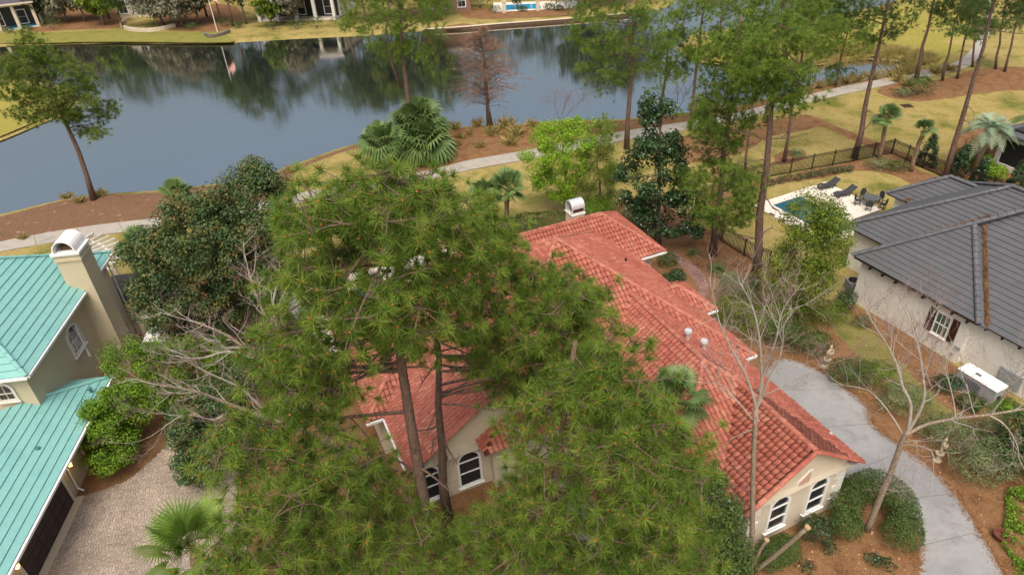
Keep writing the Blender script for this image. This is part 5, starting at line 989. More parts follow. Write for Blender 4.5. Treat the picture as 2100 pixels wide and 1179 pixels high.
pine('thin young pine in the oval mulch island of the back lawn', G(1528, 357), (1552, 90), [[(1500, 120), (1540, 80), (1590, 100), (1580, 160), (1530, 190), (1505, 160)]], 28, Mt['pineD'], .13, .36, spread=.5, dmax=2.5, zmin=6, **kw)
pine('tall straight pine just outside the back pool fence', G(1752, 325), (1832, -40), [[(1690, 20), (1760, -60), (1850, -80), (1890, 0), (1872, 50), (1815, 92), (1765, 70), (1710, 60)], [(1690, 120), (1730, 118), (1740, 150), (1700, 170)]], 65, Mt['pineD'], .27, .40, spread=.55, dmax=4, zmin=8, deadlimbs=6, **kw)
pine('tall leaning pine with bare trunk by the porch house', G(1938, 366), (2062, -60), [[(1980, -40), (2060, -140), (2150, -120), (2140, -20), (2080, 0), (2020, -10)]], 50, Mt['pineD'], .25, .40, spread=.55, dmax=4, zmin=12, deadlimbs=5, **kw)
gl_ = 'pines in the mulch bed along the cart path bend'
for lb, px, tp, poly in (('heavy pine leaning right at the cart path beside a round bush', (1878, 163), (1930, -60), [(1850, -20), (1900, -80), (1980, -60), (1970, 20), (1930, 40), (1880, 40)]), ('slim pine left of the path bend mulch bed', (1933, 166), (1972, -10), [(1910, 40), (1930, -40), (1990, -50), (2000, 30), (1960, 75), (1920, 70)]), ('slim pine in the middle of the path bend mulch bed', (1963, 162), (1995, 0), [(1960, 60), (1970, 0), (2020, -30), (2030, 50), (2000, 90)]), ('thin double pine beside the narrowing cart path', (1995, 138), (2005, 0), [(1975, 50), (1990, -20), (2040, -10), (2040, 60), (2005, 80)]), ('pine at the right end of the path bend mulch bed', (2042, 142), (2065, -20), [(2030, 60), (2040, -40), (2100, -40), (2110, 40), (2060, 90)]), ('far leaning pine behind the path bend mulch bed', (2060, 148), (2105, -20), [(2070, 20), (2090, -60), (2150, -40), (2140, 50), (2100, 60)])):
    pine(lb, G(*px), tp, [poly], 34, Mt['pineD'], .24 if 'heavy' in lb else .15, .40, spread=.6, dmax=4, zmin=6, group=gl_, **kw)
for lb, px, h in (('pine on the golf bank left of the reed inlet', (1545, 190), 13), ('pine on the shore mulch between the lake and the path', (1655, 185), 12), ('small pine on the shore strip by the inlet reeds', (1712, 178), 8), ('pine on the golf peninsula tip', (1470, 118), 13), ('pine on the golf peninsula above the inlet', (1610, 110), 14), ('pine at the far side of the golf peninsula', (1690, 70), 15)):
    q = G(*px); pine(lb, q, None, ellip(q, h*.45, h, 3.0, 70), 70, Mt['pineN'], .18, .42, spread=.6, zt=h-.5, group='pines round the inlet', **kw)
for lb, px, tp, poly, n_ in (('pine beside the cart path left of the magnolia top, crown over the channel mouth', (1415, 268), (1448, -60), [(1375, 60), (1400, -20), (1460, -70), (1530, -40), (1535, 40), (1500, 100), (1440, 130), (1390, 110)], 60), ('pine on the shore mulch with a crown over the golf peninsula', (1570, 252), (1612, -50), [(1530, 10), (1580, -60), (1660, -70), (1690, 0), (1660, 60), (1600, 70), (1550, 60)], 45), ('shorter pine whose crown fills the gap above the lakeside bare bush', (1352, 262), (1372, 60), [(1335, 130), (1350, 70), (1395, 55), (1420, 110), (1405, 165), (1360, 180)], 32)):
    pine(lb, G(*px), tp, [poly], n_, Mt['pineN'], .2, .42, spread=.6, dmax=4, zmin=6, **kw)
# ------------------------------------------------------------------ broadleaf trees
leaftree('holly_tree', 'large dark green holly tree left of the big pine, leaves tinged orange', G(440, 735), (470, 380), [[(330, 440), (350, 405), (400, 392), (440, 385), (490, 350), (520, 335), (560, 355), (580, 372), (592, 440), (590, 560), (570, 620), (500, 650), (420, 695), (340, 705), (285, 650), (262, 600), (300, 560), (245, 530), (250, 490), (290, 472), (340, 480)]], 290, Mt['holly'], .17, 130, .8, .24, 1.0, dmax=3.5, limbn=60)
leaftree('camphor_tree', 'bright green rounded tree overhanging the sea green garage roof', G(245, 935), (235, 800), [[(152, 885), (195, 805), (255, 785), (325, 792), (335, 838), (285, 862), (268, 928), (222, 965), (172, 950)]], 70, Mt['bright'], .13, 130, .6, .14, .6, dmax=2.2)
leaftree('camphor_tree', 'dark green tree between the tan house chimney and the paver driveway', G(335, 840), (300, 700), [[(202, 742), (235, 705), (300, 692), (380, 692), (470, 715), (480, 790), (400, 850), (330, 830), (260, 785)]], 80, Mt['bright'], .13, 110, .65, .14, .6, dmax=2.2)
leaftree('bay_tree', 'dark glossy tree with a hanging bough over the paver driveway', G(440, 925), (430, 760), [[(345, 850), (400, 790), (480, 790), (520, 840), (470, 900), (450, 935), (425, 985), (385, 990), (360, 940)]], 75, Mt['holly'], .17, 90, .55, .13, .8, dmax=2.0)
leaftree('elm_tree', 'light green airy tree above the clipped shrubs beyond the red roof', G(1162, 440), (1150, 250), [[(1066, 300), (1100, 262), (1150, 245), (1205, 240), (1225, 290), (1200, 330), (1190, 395), (1160, 415), (1092, 380), (1072, 340)]], 95, Mt['lime'], .16, 85, .65, .12, 1.2, dmax=2.6, dscale=.8)
leaftree('cedar_tree', 'feathery olive green tree between the light green tree and the magnolia', G(1232, 436), (1225, 290), [[(1185, 310), (1215, 285), (1262, 300), (1272, 360), (1255, 420), (1200, 425), (1185, 370)]], 80, Mt['olive'], .14, 100, .6, .12, .8, dmax=2.0, asp=.25)
leaftree('magnolia_tree', 'tall dark glossy magnolia on pine straw beyond the red roof', G(1350, 502), (1352, 200), [[(1320, 205), (1350, 188), (1380, 215), (1385, 280), (1408, 310), (1418, 360), (1436, 430), (1436, 475), (1380, 490), (1330, 468), (1302, 440), (1265, 400), (1268, 350), (1292, 320), (1310, 270)]], 88, Mt['magno'], .24, 75, .68, .2, 1.5, dmax=2.6, rise=.3)
leaftree('oak_tree', 'olive green small leaved oak between the pool and the grey roofed house', G(1640, 672), (1660, 410), [[(1602, 480), (1620, 425), (1660, 395), (1700, 412), (1735, 445), (1742, 500), (1715, 560), (1695, 615), (1650, 635), (1602, 635), (1575, 600), (1555, 565), (1592, 520)]], 120, Mt['olive'], .13, 110, .75, .15, 1.5, dmax=3.0)
leaftree('laurel_tree', 'dark green laurel at the corner of the red tile garage wing', G(1462, 1188), (1450, 985), [[(1385, 990), (1450, 955), (1490, 992), (1518, 1060), (1530, 1150), (1520, 1240), (1380, 1240)]], 85, Mt['hedge'], .13, 110, .6, .14, .5, dmax=2.0)
leaftree('bay_tree', 'loose dark green tree at the right edge beyond the rounded bushes', G(2090, 960), (2100, 860), [[(2060, 870), (2100, 840), (2160, 880), (2160, 960), (2090, 975), (2055, 930)]], 40, Mt['holly'], .15, 90, .6, .1, .5, dmax=1.8)
# trees of the far bank
FT_ = [(-10, 40, 15, 4.5, 'f'), (95, 48, 9, 4.0, 'f'), (140, 46, 9, 4.2, 'g'), (175, 44, 10, 4.2, 'g'), (225, 40, 14, 4.0, 'p'), (215, 52, 8, 3.0, 'o'), (255, 60, 8, 2.0, 'p'), (335, 52, 8, 4.4, 'g'), (375, 56, 9, 4.6, 'g'), (410, 50, 10, 3.6, 'f'), (425, 36, 15, 3.6, 'p'), (455, 48, 16, 3.4, 'p'), (478, 54, 17, 3.2, 'p'), (505, 50, 15, 3.4, 'f'), (560, 54, 7, 2.6, 'o'), (600, 50, 8, 3.2, 'g'), (715, 50, 15, 4.4, 'p'), (750, 46, 16, 4.6, 'f'), (790, 44, 14, 4.2, 'o'), (830, 44, 15, 4.2, 'f'), (885, 44, 11, 3.6, 'o'), (905, 40, 16, 3.6, 'p'), (1200, 14, 14, 5, 'f'), (1260, 12, 15, 5, 'f'), (1320, 6, 14, 5, 'p'), (0, -6, 22, 7, 'f'), (70, -10, 24, 7.5, 'f'), (140, -8, 23, 7, 'f'), (215, -12, 26, 8, 'f'), (290, -10, 24, 7.5, 'f'), (360, -12, 22, 7, 'f'), (430, -8, 25, 7.5, 'f'), (510, -4, 28, 7, 'f'), (580, -14, 23, 7.5, 'f'), (650, -14, 24, 7.5, 'f'), (725, -10, 25, 7.5, 'f'), (800, -14, 23, 7.5, 'f'), (875, -16, 24, 7.5, 'f'), (950, -30, 22, 7, 'f'), (1040, -60, 22, 7, 'g'), (1130, -60, 22, 7, 'f'), (1220, -30, 21, 7, 'f'), (1300, -24, 20, 6, 'f')]
names = {'f': ('evergreen_tree', 'dense dark evergreen', 'farleaf'), 'g': ('live_oak', 'lichen grey live oak', 'greyleaf'), 'p': ('pine_tree', 'far pine', 'pineD'), 'o': ('ornamental_tree', 'small olive green tree', 'olive')}
spots = ['at the left porch', 'beside the columned porch', 'left of the twin oaks', 'right of the twin oaks', 'rising by the French windows', 'in the straw bed by the pale house', 'at the end of the curved wall', 'over the curved wall', 'hanging above the green bank', 'left of the flagpole', 'behind the flagpole', 'right of the flagpole', 'at the flagpole bed edge', 'before the arched porch', 'under the first arch', 'before the second arch', 'right of the arched house', 'above the seawall end', 'behind the forked lake pine', 'between the arched and brick houses', 'left of the brick house', 'by the brick house corner', 'at the right end of the seawall', 'beyond the right seawall', 'at the channel mouth', 'behind the columned house', 'behind the porch pool', 'behind the first grey oak', 'behind the twin oaks', 'behind the pale house', 'behind the curved wall oaks', 'behind the flagpole bed', 'behind the arched porch left end', 'behind the arched house', 'behind the arched house right end', 'behind the forked pine crown', 'behind the gap left of the brick house', 'behind the brick house', 'behind the blue pool left end', 'behind the cream villa', 'behind the cream villa right end', 'behind the seawall trees', 'behind the channel mouth']
for (px, py, h, r, k), sp in zip(FT_, spots):
    nm, ad, mk = names[k]; q = G(px, py); lb = '%s on the far bank %s' % (ad, sp)
    if k == 'p': pine(lb, q, None, ellip(q, h*.42, h, r, 75), 75, Mt[mk], .2, .55, nn=13, wid=.06, per=6, spread=.75, zt=h-.5, group='far bank trees')
    else: leaftree(nm, lb, q, None, ellip(q, h*.22, h, r, 90), 90, Mt[mk], .56, 30, r*.30, .2, zt=h*.8, group='far bank trees', limbn=24)
for px, lb in (((985, 18), 'round clipped'), ((1060, 20), 'narrow clipped'), ((1165, 22), 'broad clipped')):
    q = G(*px); shrub('%s dark evergreen in the straw bed before the far blue pool' % lb, px, (2.6 if 'round' in lb else (1.0 if 'narrow' in lb else 3.2), 2.2 if 'narrow' not in lb else 1.0, 4.2), Mt['hedge'], .3, 1100, 'clipped_evergreen', base=q)
for i, (px, rr) in enumerate((((1015, 26), .9), ((1072, 24), .7), ((1125, 20), .8), ((1145, 22), .7), ((560, 62), 1.1), ((610, 60), 1.3), ((650, 58), 1.4), ((700, 56), 1.5), ((395, 62), 1.0), ((465, 54), 1.1), ((490, 58), .9), ((110, 60), 1.5), ((20, 68), .8), ((60, 64), .8))):
    shrub('low dark shrub planted before the far bank houses', px, (rr*1.3, rr, rr*1.3), Mt['hedge'], .22, 350, group='low shrubs along the far bank')
# bald cypress
cb = G(1004, 250); cy = root('bald_cypress', cb, 'leafless rusty brown cypress standing at the water edge', 'bare tree'); ct_ = VPL(985, 52, cb); path = trunkpath(cb, (985, 55), 0, 8, .05); path[0][2] = -.5
MB().tube(path, [.42, .24, .2, .17, .13, .10, .07, .03], 9).build('trunk', Mt['bark'], cy, True); b = MB(); TC = []; TD = []
for i in range(300):
    t = rng.uniform(.17, .99); j = min(int(t*7), 6); s = path[j]+(path[j+1]-path[j])*(t*7-j); a = rng.uniform(0, 6.28); L = (6.6*(1-t)**.7*min(1, .45+t*1.6)+.5)*rng.uniform(.6, 1.05)*(.75 if t < .3 else 1); d = np.array([math.cos(a), math.sin(a), rng.uniform(-.05, .3)])
    e_ = s+d*L; m_ = s+d*L*.5+np.array([0, 0, .1*L]); b.tube([s, m_, e_], [.03, .02, .006], 3, False)
    for k in range(11 if t > .3 else 6): q = rng.uniform(.25, 1); TC.append(s+(e_-s)*q+np.array([0, 0, .1*L*math.sin(math.pi*q)])); TD.append(unit(d+rng.normal(0, .5, 3)))
b.build('branches', Mt['twig'], cy); V, t = tufts(np.array(TC), np.array(TD), .42, 6, .011, 0, .8); rawmesh('crown', V, 3, Mt['cyp'], cy, t)
for i in range(9): q = cb+np.array([rng.uniform(-.3, 2.2), rng.uniform(-.3, .5), 0]); q[2] = gz(np.array([q[0]]), np.array([q[1]]))[0]-.05; o = root('cypress_knee', q, 'pointed brown cypress knee poking up beside the cypress trunk', 'cypress knee', 'cypress knees at the shore'); MB().lathe(q, [(.1, 0), (.07, .25), (.03, .45+rng.random()*.4), (0, .9)], 6).build('root_spike', Mt['bark'], o)
# bare birches
baretree('tall pale birch with cut side limbs before the red tile garage', G(1541, 1180), [[(1541, 1180), (1543, 1060), (1545, 950), (1550, 840)], [(1548, 880), (1552, 840), (1530, 770), (1500, 715), (1478, 668), (1470, 640)], [(1551, 840), (1562, 790), (1560, 720), (1552, 660), (1540, 620)], [(1556, 830), (1580, 770), (1602, 725), (1606, 690)], [(1556, 800), (1590, 700), (1600, 650), (1615, 620)], [(1544, 860), (1510, 820), (1480, 790), (1455, 785)], [(1545, 880), (1500, 900), (1470, 940), (1466, 965)], [(1556, 815), (1600, 795), (1648, 770)], [(1541, 1165), (1560, 1125), (1572, 1108)], [(1546, 1172), (1600, 1130), (1655, 1082)]],
  [(.17, .12), (.08, .03), (.085, .03), (.06, .02), (.06, .02), (.04, .015), (.035, .012), (.04, .012), (.11, .10), (.14, .12)], [0, 9, 9, 7, 8, 7, 4, 4, 0, 0], depth=3, tl=1.3, split=3, cuts=[((1572, 1108), (1573, 1106), .105), ((1655, 1082), (1657, 1080), .125)])
baretree('leaning birch rising through the horseshoe hedge over the driveway', G(1778, 1088), [[(1778, 1088), (1805, 1020), (1830, 960), (1850, 905), (1862, 885)], [(1862, 885), (1868, 830), (1850, 790), (1838, 745), (1815, 700), (1795, 670)], [(1862, 885), (1885, 845), (1896, 810), (1890, 750), (1880, 700), (1862, 650)], [('off', 2.5), (1862, 890), (1900, 870), (1960, 858), (2030, 850), (2100, 838), (2160, 830)], [(1960, 858), (1955, 820), (1945, 780), (1935, 750)], [(2030, 852), (2060, 870), (2085, 910), (2090, 940)], [(1858, 900), (1820, 840), (1780, 800), (1730, 790)], [('off', -1.0), (1852, 912), (1890, 915), (1915, 935), (1908, 1000)], [(1852, 908), (1880, 905), (1878, 950)], [(2030, 852), (2070, 800), (2095, 770)]],
  [(.21, .15), (.10, .03), (.10, .03), (.11, .05), (.05, .02), (.045, .02), (.05, .015), (.045, .015), (.035, .012), (.04, .015)], [0, 10, 10, 9, 6, 6, 7, 6, 4, 6], depth=3, tl=1.35, split=3, cuts=[((1768, 1089), (1764, 1092), .13), ((1786, 1092), (1790, 1094), .12)])
bl_ = G(742, 985)
baretree('many stemmed pale birch leaning left out from under the big pine', bl_, [[(742, 985), (690, 930), (620, 880), (560, 862), (480, 832), (400, 802), (330, 790)], [('off', 1.0), (740, 980), (660, 880), (600, 800), (530, 740), (470, 690), (400, 660)], [('off', 2.0), (742, 975), (690, 870), (640, 790), (590, 720), (540, 640), (510, 560)], [(560, 862), (500, 800), (440, 770), (380, 740)], [(530, 740), (470, 720), (410, 735), (360, 730)], [('off', 2.0), (590, 720), (560, 640), (570, 580), (590, 550)], [(480, 832), (440, 860), (380, 850), (330, 880)]],
  [(.15, .03), (.15, .03), (.15, .03), (.05, .015), (.05, .015), (.05, .015), (.035, .012)], [14, 14, 14, 7, 7, 8, 6], depth=3, tl=1.4, split=3)
baretree('small bare pale tree against the white wall of the grey roofed house', G(1912, 800), [[(1912, 800), (1890, 740), (1880, 690), (1865, 640)], [(1890, 740), (1840, 700), (1810, 660)], [(1882, 700), (1910, 650), (1920, 620)]], [(.07, .03), (.03, .01), (.03, .01)], [8, 6, 6], depth=3, tl=1.2)
for lb, px, pths in (('leafless pinkish brown bush at the lake edge beyond the pine', (1150, 252), [[(1150, 252), (1155, 225), (1165, 205)], [(1150, 252), (1175, 222), (1200, 200)], [(1150, 252), (1140, 225), (1138, 205)]]), ('leafless brown bush by the water right of the pine trunk', (1385, 235), [[(1385, 235), (1390, 190), (1380, 120)], [(1385, 235), (1410, 190), (1430, 150)], [(1385, 235), (1360, 190), (1350, 140)]])):
    baretree(lb, G(*px), pths, [(.05, .02)]*3, [12, 12, 12], 'bare_bush', 'twig', 'twig', 'finetwig', 3, 1.2, 3)
# ------------------------------------------------------------------ palms
def vp(px, base): return VPL(*px, base)
gp_ = 'cabbage palms clumped by the lake'
for lb, bx, cx, r in (('low grey green cabbage palm at the left of the lakeside clump', (792, 338), (785, 290), 1.9), ('tallest cabbage palm at the back of the lakeside clump', (850, 316), (858, 254), 2.4), ('full cabbage palm at the front of the lakeside clump', (868, 328), (872, 288), 2.3)):
    q = G(*bx); fanpalm(lb, q, vp(cx, q), r*1.4, Mt['palm'], 64, gp_, .2, 16, droop=.75)
for lb, bx, cx, r in (('left of two cabbage palms on the lawn beyond the red roof', (1000, 480), (998, 398), 1.7), ('right of two cabbage palms on the lawn beyond the red roof', (1037, 490), (1042, 385), 1.8)):
    q = G(*bx); fanpalm(lb, q, vp(cx, q), r, Mt['palm'], 26, None, .19)
for lb, bx, cx, r in (('slender cabbage palm inside the back fence corner', (1804, 326), (1820, 238), 1.45), ('short cabbage palm just outside the back fence', (1868, 352), (1896, 264), 1.1)):
    q = G(*bx); fanpalm(lb, q, vp(cx, q), r, Mt['palm'], 22, None, .18)
q = G(1996, 352); featherpalm('silvery feather palm with arching fronds by the porch house', q, vp((2030, 262), q), 2.5, Mt['silver'], 36, .28)
q = G(2112, 322); featherpalm('green feather palm partly cut off at the right edge', q, vp((2112, 240), q), 2.0, Mt['palm'], 22, .2)
q = G(440, 1300); fanpalm('bright green fan palm beside the paver driveway', q, vp((395, 1125), q), 2.3, Mt['palmB'], 17, None, .17, 34, up0=.0, droop=.25)
q = G(352, 470); fanpalm('fan palm with yellow green crown behind the dark holly', q, vp((362, 395), q), 1.7, Mt['palm'], 24, None, .18)
q = G(300, 600); fanpalm('fan palm beside the pergola partly hidden by the holly', q, vp((290, 505), q), 1.9, Mt['palm'], 26, None, .18)
q = G(1412, 985); fanpalm('fan palm standing against the red tile roof of the garage wing', q, vp((1388, 812), q), 1.75, Mt['palm'], 24, None, .15, 22)
for lb, px, r in (('dark sago palm beside the brick path bend', (1470, 556), .85), ('second sago palm by the brick path, larger', (1497, 578), 1.1), ('sago palm in the round mulch island of the back lawn', (1632, 318), 1.0), ('small sago palm on the mound inside the fence', (1420, 522), .6)):
    q = G(*px); featherpalm(lb, q, q+Zv*.22, r, Mt['palm'] if 'round' not in lb else Mt['sage'], 26, .2, 'sago_palm', 'sago palm', None, .03, 16, .05)
q = G(1628, 428); featherpalm('spiky potted agave at the pool corner', q+Zv*.05, q+Zv*.2, .8, Mt['palmB'], 18, .1, 'agave', 'agave', None, .05, 12, .3)
# ------------------------------------------------------------------ clipped hedges and shrubs
def hedge(label, pts, r, h, leafm, n, ls=.07):
    P_ = smooth([G(*p) for p in pts], 6, False); P_ = np.array(P_); o = root('clipped_hedge', P_.mean(0)*np.array([1, 1, 0]), label, 'hedge'); k = len(P_); i = rng.integers(0, k-1, n); c = P_[i]+(P_[i+1]-P_[i])*rng.random((n, 1)); endm = rng.random(n) < .2; c[endm] = P_[rng.choice([0, k-1], endm.sum())]
    d = unit(rng.normal(size=(n, 3))); d[:, 2] = np.where(d[:, 2] < -.4, -d[:, 2], d[:, 2]); ph = P_@np.array([1.7, 1.1, 0]); q = c+d*np.array([r, r, h*.5])*(rng.uniform(.86, 1.03, (n, 1))+.15*np.sin(c[:, :1]*2.6+1)*np.cos(c[:, 1:2]*2.4)+.05*np.sin(d[:, :1]*8+c[:, :1]*5)+(rng.random((n, 1)) < .04)*rng.uniform(0, .16, (n, 1))); q[:, 2] += h*.52; q[:, 2] = np.maximum(q[:, 2], .06)
    rawmesh('foliage', leaves(q, d+np.array([0, 0, .3]), ls, .6), 4, leafm, o, np.repeat(rng.random(n), 4)); b = MB()
    for p in P_[::2]: b.tube([p, p+Zv*h*.7+np.array([*rng.normal(0, .15, 2), 0])], [.04, .015], 4, False)
    b.build('stem', Mt['greybark'], o)
hedge('horseshoe clipped hedge wrapped round the leaning birch', [(1730, 1098), (1726, 1055), (1750, 1025), (1790, 1018), (1830, 1045), (1848, 1085), (1842, 1115)], .82, 1.5, Mt['hedge'], 19000, .085)
hedge('clipped hedge mound behind the cut birch limbs at the garage wall', [(1568, 1160), (1590, 1150), (1606, 1142)], .75, 1.3, Mt['hedge'], 9000, .075)
S = [('loose camellia shrub with a few red blooms under the garage windows', (1668, 1108), (.85, .7, 1.5), 'magno', .10, 1800), ('large rounded variegated bush beside the stone figure', (2000, 968), (1.55, 1.35, 2.0), 'sage', .09, 6500), ('loose yellow green bush behind the rounded variegated bush', (2050, 915), (1.6, 1.3, 1.9), 'sage', .10, 5000), ('sprawling yellow green shrub under the long birch limb', (1930, 895), (1.4, 1.0, 1.2), 'sage', .09, 4200), ('broad green shrub below the small bare tree', (1850, 835), (1.5, 1.1, 1.3), 'sage', .09, 4000), ('dense dark green shrub right of the driveway figure', (1738, 782), (1.3, 1.0, 1.5), 'hedge', .09, 4200), ('olive shrub joined to the dense shrub by the driveway', (1795, 785), (1.2, 1.0, 1.4), 'olive', .09, 3600), ('round green shrub at the head of the driveway', (1658, 722), (1.35, 1.1, 1.6), 'hedge', .09, 4600), ('pale green domed shrub at the foot of the thick pine', (1515, 612), (1.5, 1.3, 1.6), 'sage', .09, 5200), ('green spreading shrub beside the brick path end', (1505, 662), (1.6, 1.3, 1.8), 'olive', .10, 6000), ('dark shrub behind the birch twigs along the red eave', (1560, 690), (1.7, 1.3, 2.2), 'olive', .10, 5200), ('shrub filling the gap under the olive oak', (1600, 700), (1.5, 1.2, 1.8), 'hedge', .10, 4500), ('dark shrub under the oak against the lawn strip', (1690, 660), (1.5, 1.1, 1.5), 'olive', .10, 3800), ('round dark shrub beside the red wing wall', (1366, 592), (.8, .75, 1.1), 'magno', .08, 3200), ('second round dark shrub nearer the brick path', (1388, 576), (.6, .6, .9), 'magno', .08, 2600), ('small shrub under the red wing eave', (1368, 545), (.8, .7, 1.0), 'hedge', .08, 1800), ('broad clipped juniper mound beyond the chimney', (1110, 478), (3.2, 1.8, 1.6), 'hedge', .12, 7000), ('loose shrub between the juniper mound and the magnolia', (1215, 455), (2.0, 1.4, 2.0), 'bright', .12, 4200), ('grey green shrub at the foot of the magnolia', (1300, 468), (1.8, 1.4, 1.5), 'sage', .11, 3800), ('dark shrub by the meter box of the white house', (1728, 638), (.7, .7, 1.6), 'magno', .10, 2200), ('small shrub at the foot of the white stucco wall', (1768, 668), (.7, .6, .7), 'hedge', .08, 1100), ('dark shrub left of the generator', (1938, 800), (.7, .6, 1.0), 'magno', .10, 2200), ('green shrub in front of the generator', (1985, 835), (.7, .6, .8), 'hedge', .10, 2600), ('shrub at the right of the generator pad', (2062, 842), (.8, .7, .6), 'bright', .10, 1800), ('yellow green azalea under the low pine boughs left of the front walk', (1000, 1130), (2.6, 1.6, 1.5), 'olive', .09, 6000), ('yellow green azalea between the pine trunks', (900, 1120), (1.8, 1.3, 1.3), 'olive', .09, 4200), ('yellow green azalea bank below the leaning birch', (720, 1110), (3.0, 1.8, 1.6), 'olive', .09, 7000), ('dark shrub at the left of the front walk', (1110, 1120), (1.2, 1.0, 1.2), 'magno', .10, 2600), ('dark shrub at the right of the front walk', (1285, 1090), (1.3, 1.2, 1.5), 'magno', .10, 3200), ('green shrub beside the laurel near the garage', (1360, 1140), (1.8, 1.4, 1.7), 'hedge', .10, 5000), ('round dark bush on the path bend mulch', (1882, 195), (1.6, 1.4, 2.2), 'hedge', .16, 1600), ('brown green bush left of the dark bush on the path bend mulch', (1850, 198), (1.2, .9, 1.0), 'sage', .16, 700), ('yellow green shrub by the porch house wall', (2010, 345), (1.0, .9, 1.3), 'lime', .18, 1100), ('second yellow green shrub below the porch wall', (2038, 366), (1.0, .9, 1.2), 'lime', .18, 1000), ('dark shrubbery under the feather palm', (1985, 335), (1.6, 1.3, 1.2), 'hedge', .14, 1600), ('shrub mass right of the feather palm trunk', (2020, 315), (2.2, 1.6, 1.6), 'hedge', .14, 2000), ('grey green bush on the fence corner mound', (1800, 345), (1.3, 1.0, .9), 'sage', .12, 1100), ('green bush beside the fence corner mound', (1838, 350), (1.0, .8, .9), 'hedge', .12, 900), ('dark green bush under the lakeside palms', (808, 322), (1.6, 1.2, 1.8), 'olive', .14, 2000), ('dark undergrowth beneath the leaning birch stems', (520, 800), (2.6, 2.0, 2.6), 'holly', .14, 6000), ('dark undergrowth between the holly and the big pine', (600, 760), (2.4, 2.0, 2.8), 'holly', .14, 5500), ('green undergrowth at the corner of the paver driveway', (520, 930), (1.4, 1.6, 2.0), 'holly', .13, 4200)]
for lb, px, r, m_, ls, n in S: shrub(lb, px, r, Mt[m_], ls, n)
for lb, px, h in (('cone shaped holly outside the fence below the short palm', (1897, 340), 3.0), ('cone shaped holly right of the tall leaning pine', (1962, 362), 2.9), ('cone shaped holly between the yellow green shrubs and the fence', (2002, 382), 2.6), ('cone shaped holly nearest the porch house corner', (2076, 398), 3.0)):
    q = G(*px); leaftree('cone_holly', lb, q, None, np.array([[q[0]+math.cos(a)*rr, q[1]+math.sin(a)*rr, z] for z, rr, a in [(z_, .62*(1-z_/h)**.7*h/2.4, rng.uniform(0, 6.28)) for z_ in np.linspace(.25, h, 60)]]), 60, Mt['magno'], .13, 45, .32, .06, zt=h-.1, group='cone hollies along the fence', cat='holly')
gs = 'young shrubs in a row along the back fence'
for px in ((1580, 382), (1600, 377), (1618, 372), (1637, 371), (1655, 367), (1668, 364), (1684, 362), (1700, 358), (1713, 357), (1726, 355), (1741, 353)): shrub('knee high dark shrub planted in the straw bed inside the back fence', px, (.42, .38, .7), Mt['magno'], .11, 260, 'young_shrub', group=gs, stems=3)
for px in ((1700, 1128), (1790, 1150), (1652, 1165), (1815, 1160)): shrub('low dark green seedling growing in the pine straw below the hedge', px, (.42, .36, .32), Mt['magno'], .12, 130, 'seedling_plant', 'plant', 'seedlings in the pine straw', stems=3)
# bright ground cover at the right edge
gc_ = [(2060, 1010), (2110, 1000), (2200, 1060), (2250, 1200), (2080, 1230), (2075, 1150), (2050, 1120), (2060, 1060)]; A_ = np.array([p[:2] for p in Gs(gc_)]); n = 16000; x = rng.uniform(A_[:, 0].min(), A_[:, 0].max(), n); y = rng.uniform(A_[:, 1].min(), A_[:, 1].max(), n); k = pip(x, y, A_); x, y = x[k], y[k]
k = (np.sin(x*2.3+1)*np.cos(y*1.9)+.5*np.sin(x*5+y*4)+rng.normal(0, .3, len(x))) > -.35; x, y = x[k], y[k]; z = .08+.22*rng.random(len(x))+.12*np.sin(x*3)*np.cos(y*2.7); tag(rawmesh('ground_cover', leaves(np.c_[x, y, z], np.tile([0, 0, 1.0], (len(x), 1)), .15, .5), 4, Mt['bright'], None, np.repeat(rng.random(len(x)), 4)), 'bright lime green leafy ground cover beside the clay pot', 'ground cover', None, 'stuff')
# ornamental grasses along the shore
gg = 'grass clumps along the lake shore'
for px, h in (((137, 404), .9), ((205, 402), 1.0), ((165, 415), .9), ((50, 490), .7), ((930, 265), 1.3), ((980, 258), 1.2), ((1010, 277), 1.6), ((1040, 262), 1.6), ((1055, 280), 1.7), ((1048, 296), 1.5), ((1093, 260), 1.2), ((946, 283), .8), ((963, 276), .8), ((938, 298), .8), ((985, 302), .9), ((597, 352), 1.0), ((600, 375), 1.0), ((598, 395), .8), ((1428, 225), 1.4), ((1470, 222), 1.3), ((1655, 188), 1.2), ((1680, 180), 1.2), ((1700, 176), 1.3), ((1735, 172), 1.4), ((1755, 166), 1.4), ((1790, 163), 1.5), ((1830, 158), 1.6), ((1850, 153), 1.6), ((1866, 150), 1.6), ((1840, 168), 1.3), ((1860, 176), 1.3), ((1920, 152), 1.4), ((1945, 146), 1.4)):
    q = G(*px); grasstuft('straw coloured ornamental grass clump on the lake shore', px, h, Mt['grass'], 130, gg)
n = 900; C_ = []                               # reed bank round the inlet
poly = [(1600, 138), (1690, 132), (1740, 124), (1790, 120), (1845, 124), (1868, 138), (1900, 140), (1930, 125), (1880, 105), (1800, 95), (1740, 98), (1660, 112)]; A_ = np.array([p[:2] for p in Gs(poly)])
x = rng.uniform(A_[:, 0].min(), A_[:, 0].max(), n); y = rng.uniform(A_[:, 1].min(), A_[:, 1].max(), n); k = pip(x, y, A_); x, y = x[k], y[k]; C_ = np.c_[x, y, gz(x, y)+.1]; V, t = tufts(C_, np.tile([0, 0, 1.0], (len(C_), 1)), 1.2, 26, .03, .5, 1.4); tag(rawmesh('reed_bed', V, 3, Mt['grass'], None, t), 'straw and green reeds crowding the bank of the small inlet', 'reeds', None, 'stuff')
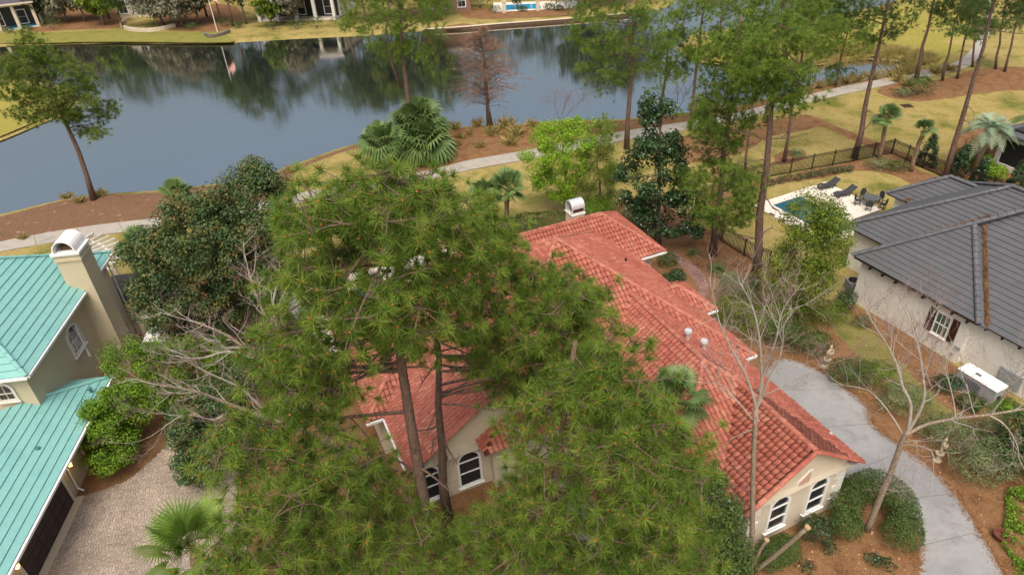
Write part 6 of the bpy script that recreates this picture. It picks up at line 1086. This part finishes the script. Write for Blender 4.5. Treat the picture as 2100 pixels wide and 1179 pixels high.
# leaf litter on the pine straw and drive edges
n = 2600; x = rng.uniform(8, 26, n); y = rng.uniform(15, 36, n); poly = [p[:2] for p in Gs([(1560, 1179), (1640, 1100), (1720, 1100), (1860, 1100), (1890, 1190), (1560, 1250)])]; p2_ = [p[:2] for p in Gs([(1640, 742), (1700, 765), (1790, 840), (1920, 960), (2010, 1080), (2070, 1185), (2200, 1185), (2100, 900), (1800, 700), (1700, 690)])]
k = pip(x, y, poly) | pip(x, y, p2_); x, y = x[k], y[k]; tag(rawmesh('leaf_litter', leaves(np.c_[x, y, np.full(len(x), .03)], np.tile([0, 0, 2.5], (len(x), 1)), .10, .6), 4, Mt['litter'], None, np.repeat(rng.random(len(x))**2, 4)), 'scattered dry leaves on the pine straw by the driveway', 'leaf litter', None, 'stuff')

drv_o = bpy.data.objects['driveway']
for a, c in (((1592, 800), (1740, 798)), ((1650, 880), (1792, 868)), ((1700, 985), (1858, 922)), ((1835, 1025), (1958, 1012)), ((1884, 1120), (2008, 1090)), ((1890, 1200), (2068, 1190))):
    a, c = G(*a), G(*c); d = unit(c-a)*.1; MB().bar(a+d+Zv*.0175, c-d+Zv*.0175, .025, .003).build('control_joint', Mt['drivejoint'], drv_o)
def blades(P_, L0, mm, nm, lb):
    n = len(P_); a = rng.uniform(0, 6.28, n); d = np.c_[np.cos(a), np.sin(a), rng.uniform(-.1, .35, n)]*(L0*rng.uniform(.5, 1.1, (n, 1))); s_ = unit(np.cross(d, Zv))*.009
    tag(rawmesh(nm, np.stack([P_-s_, P_+s_, P_+d+s_, P_+d-s_], 1).reshape(-1, 3), 4, mm, None, np.repeat(rng.random(n), 4)), lb, 'pine straw', None, 'stuff')
edge = smooth([G(*p) for p in drv], 8); E_ = []
for p in edge: E_.append(p+np.c_[rng.normal(0, .13, (26, 2)), np.full(26, .022)])
n = 26000; x = rng.uniform(-4, 27, n); y = rng.uniform(14, 40, n); bed = [p[:2] for p in Gs([(900, 1250), (930, 1010), (1160, 1000), (1250, 1110), (1560, 1179), (1640, 1090), (1690, 1010), (1780, 1000), (1870, 1085), (1885, 1190), (2060, 1190), (1960, 1015), (1790, 850), (1690, 762), (1600, 730), (1430, 640), (1390, 520), (1470, 490), (1560, 540), (1760, 640), (1960, 755), (2150, 880), (2150, 1300)])]
dr_ = [p[:2] for p in Gs(drv)]; k = pip(x, y, bed) & ~pip(x, y, dr_); E_.append(np.c_[x[k], y[k], np.full(k.sum(), .012)])
blades(np.concatenate(E_), .2, Mt['strawblade'], 'straw_blades', 'loose rusty pine needles strewn over the beds and spilling onto the driveway edge')
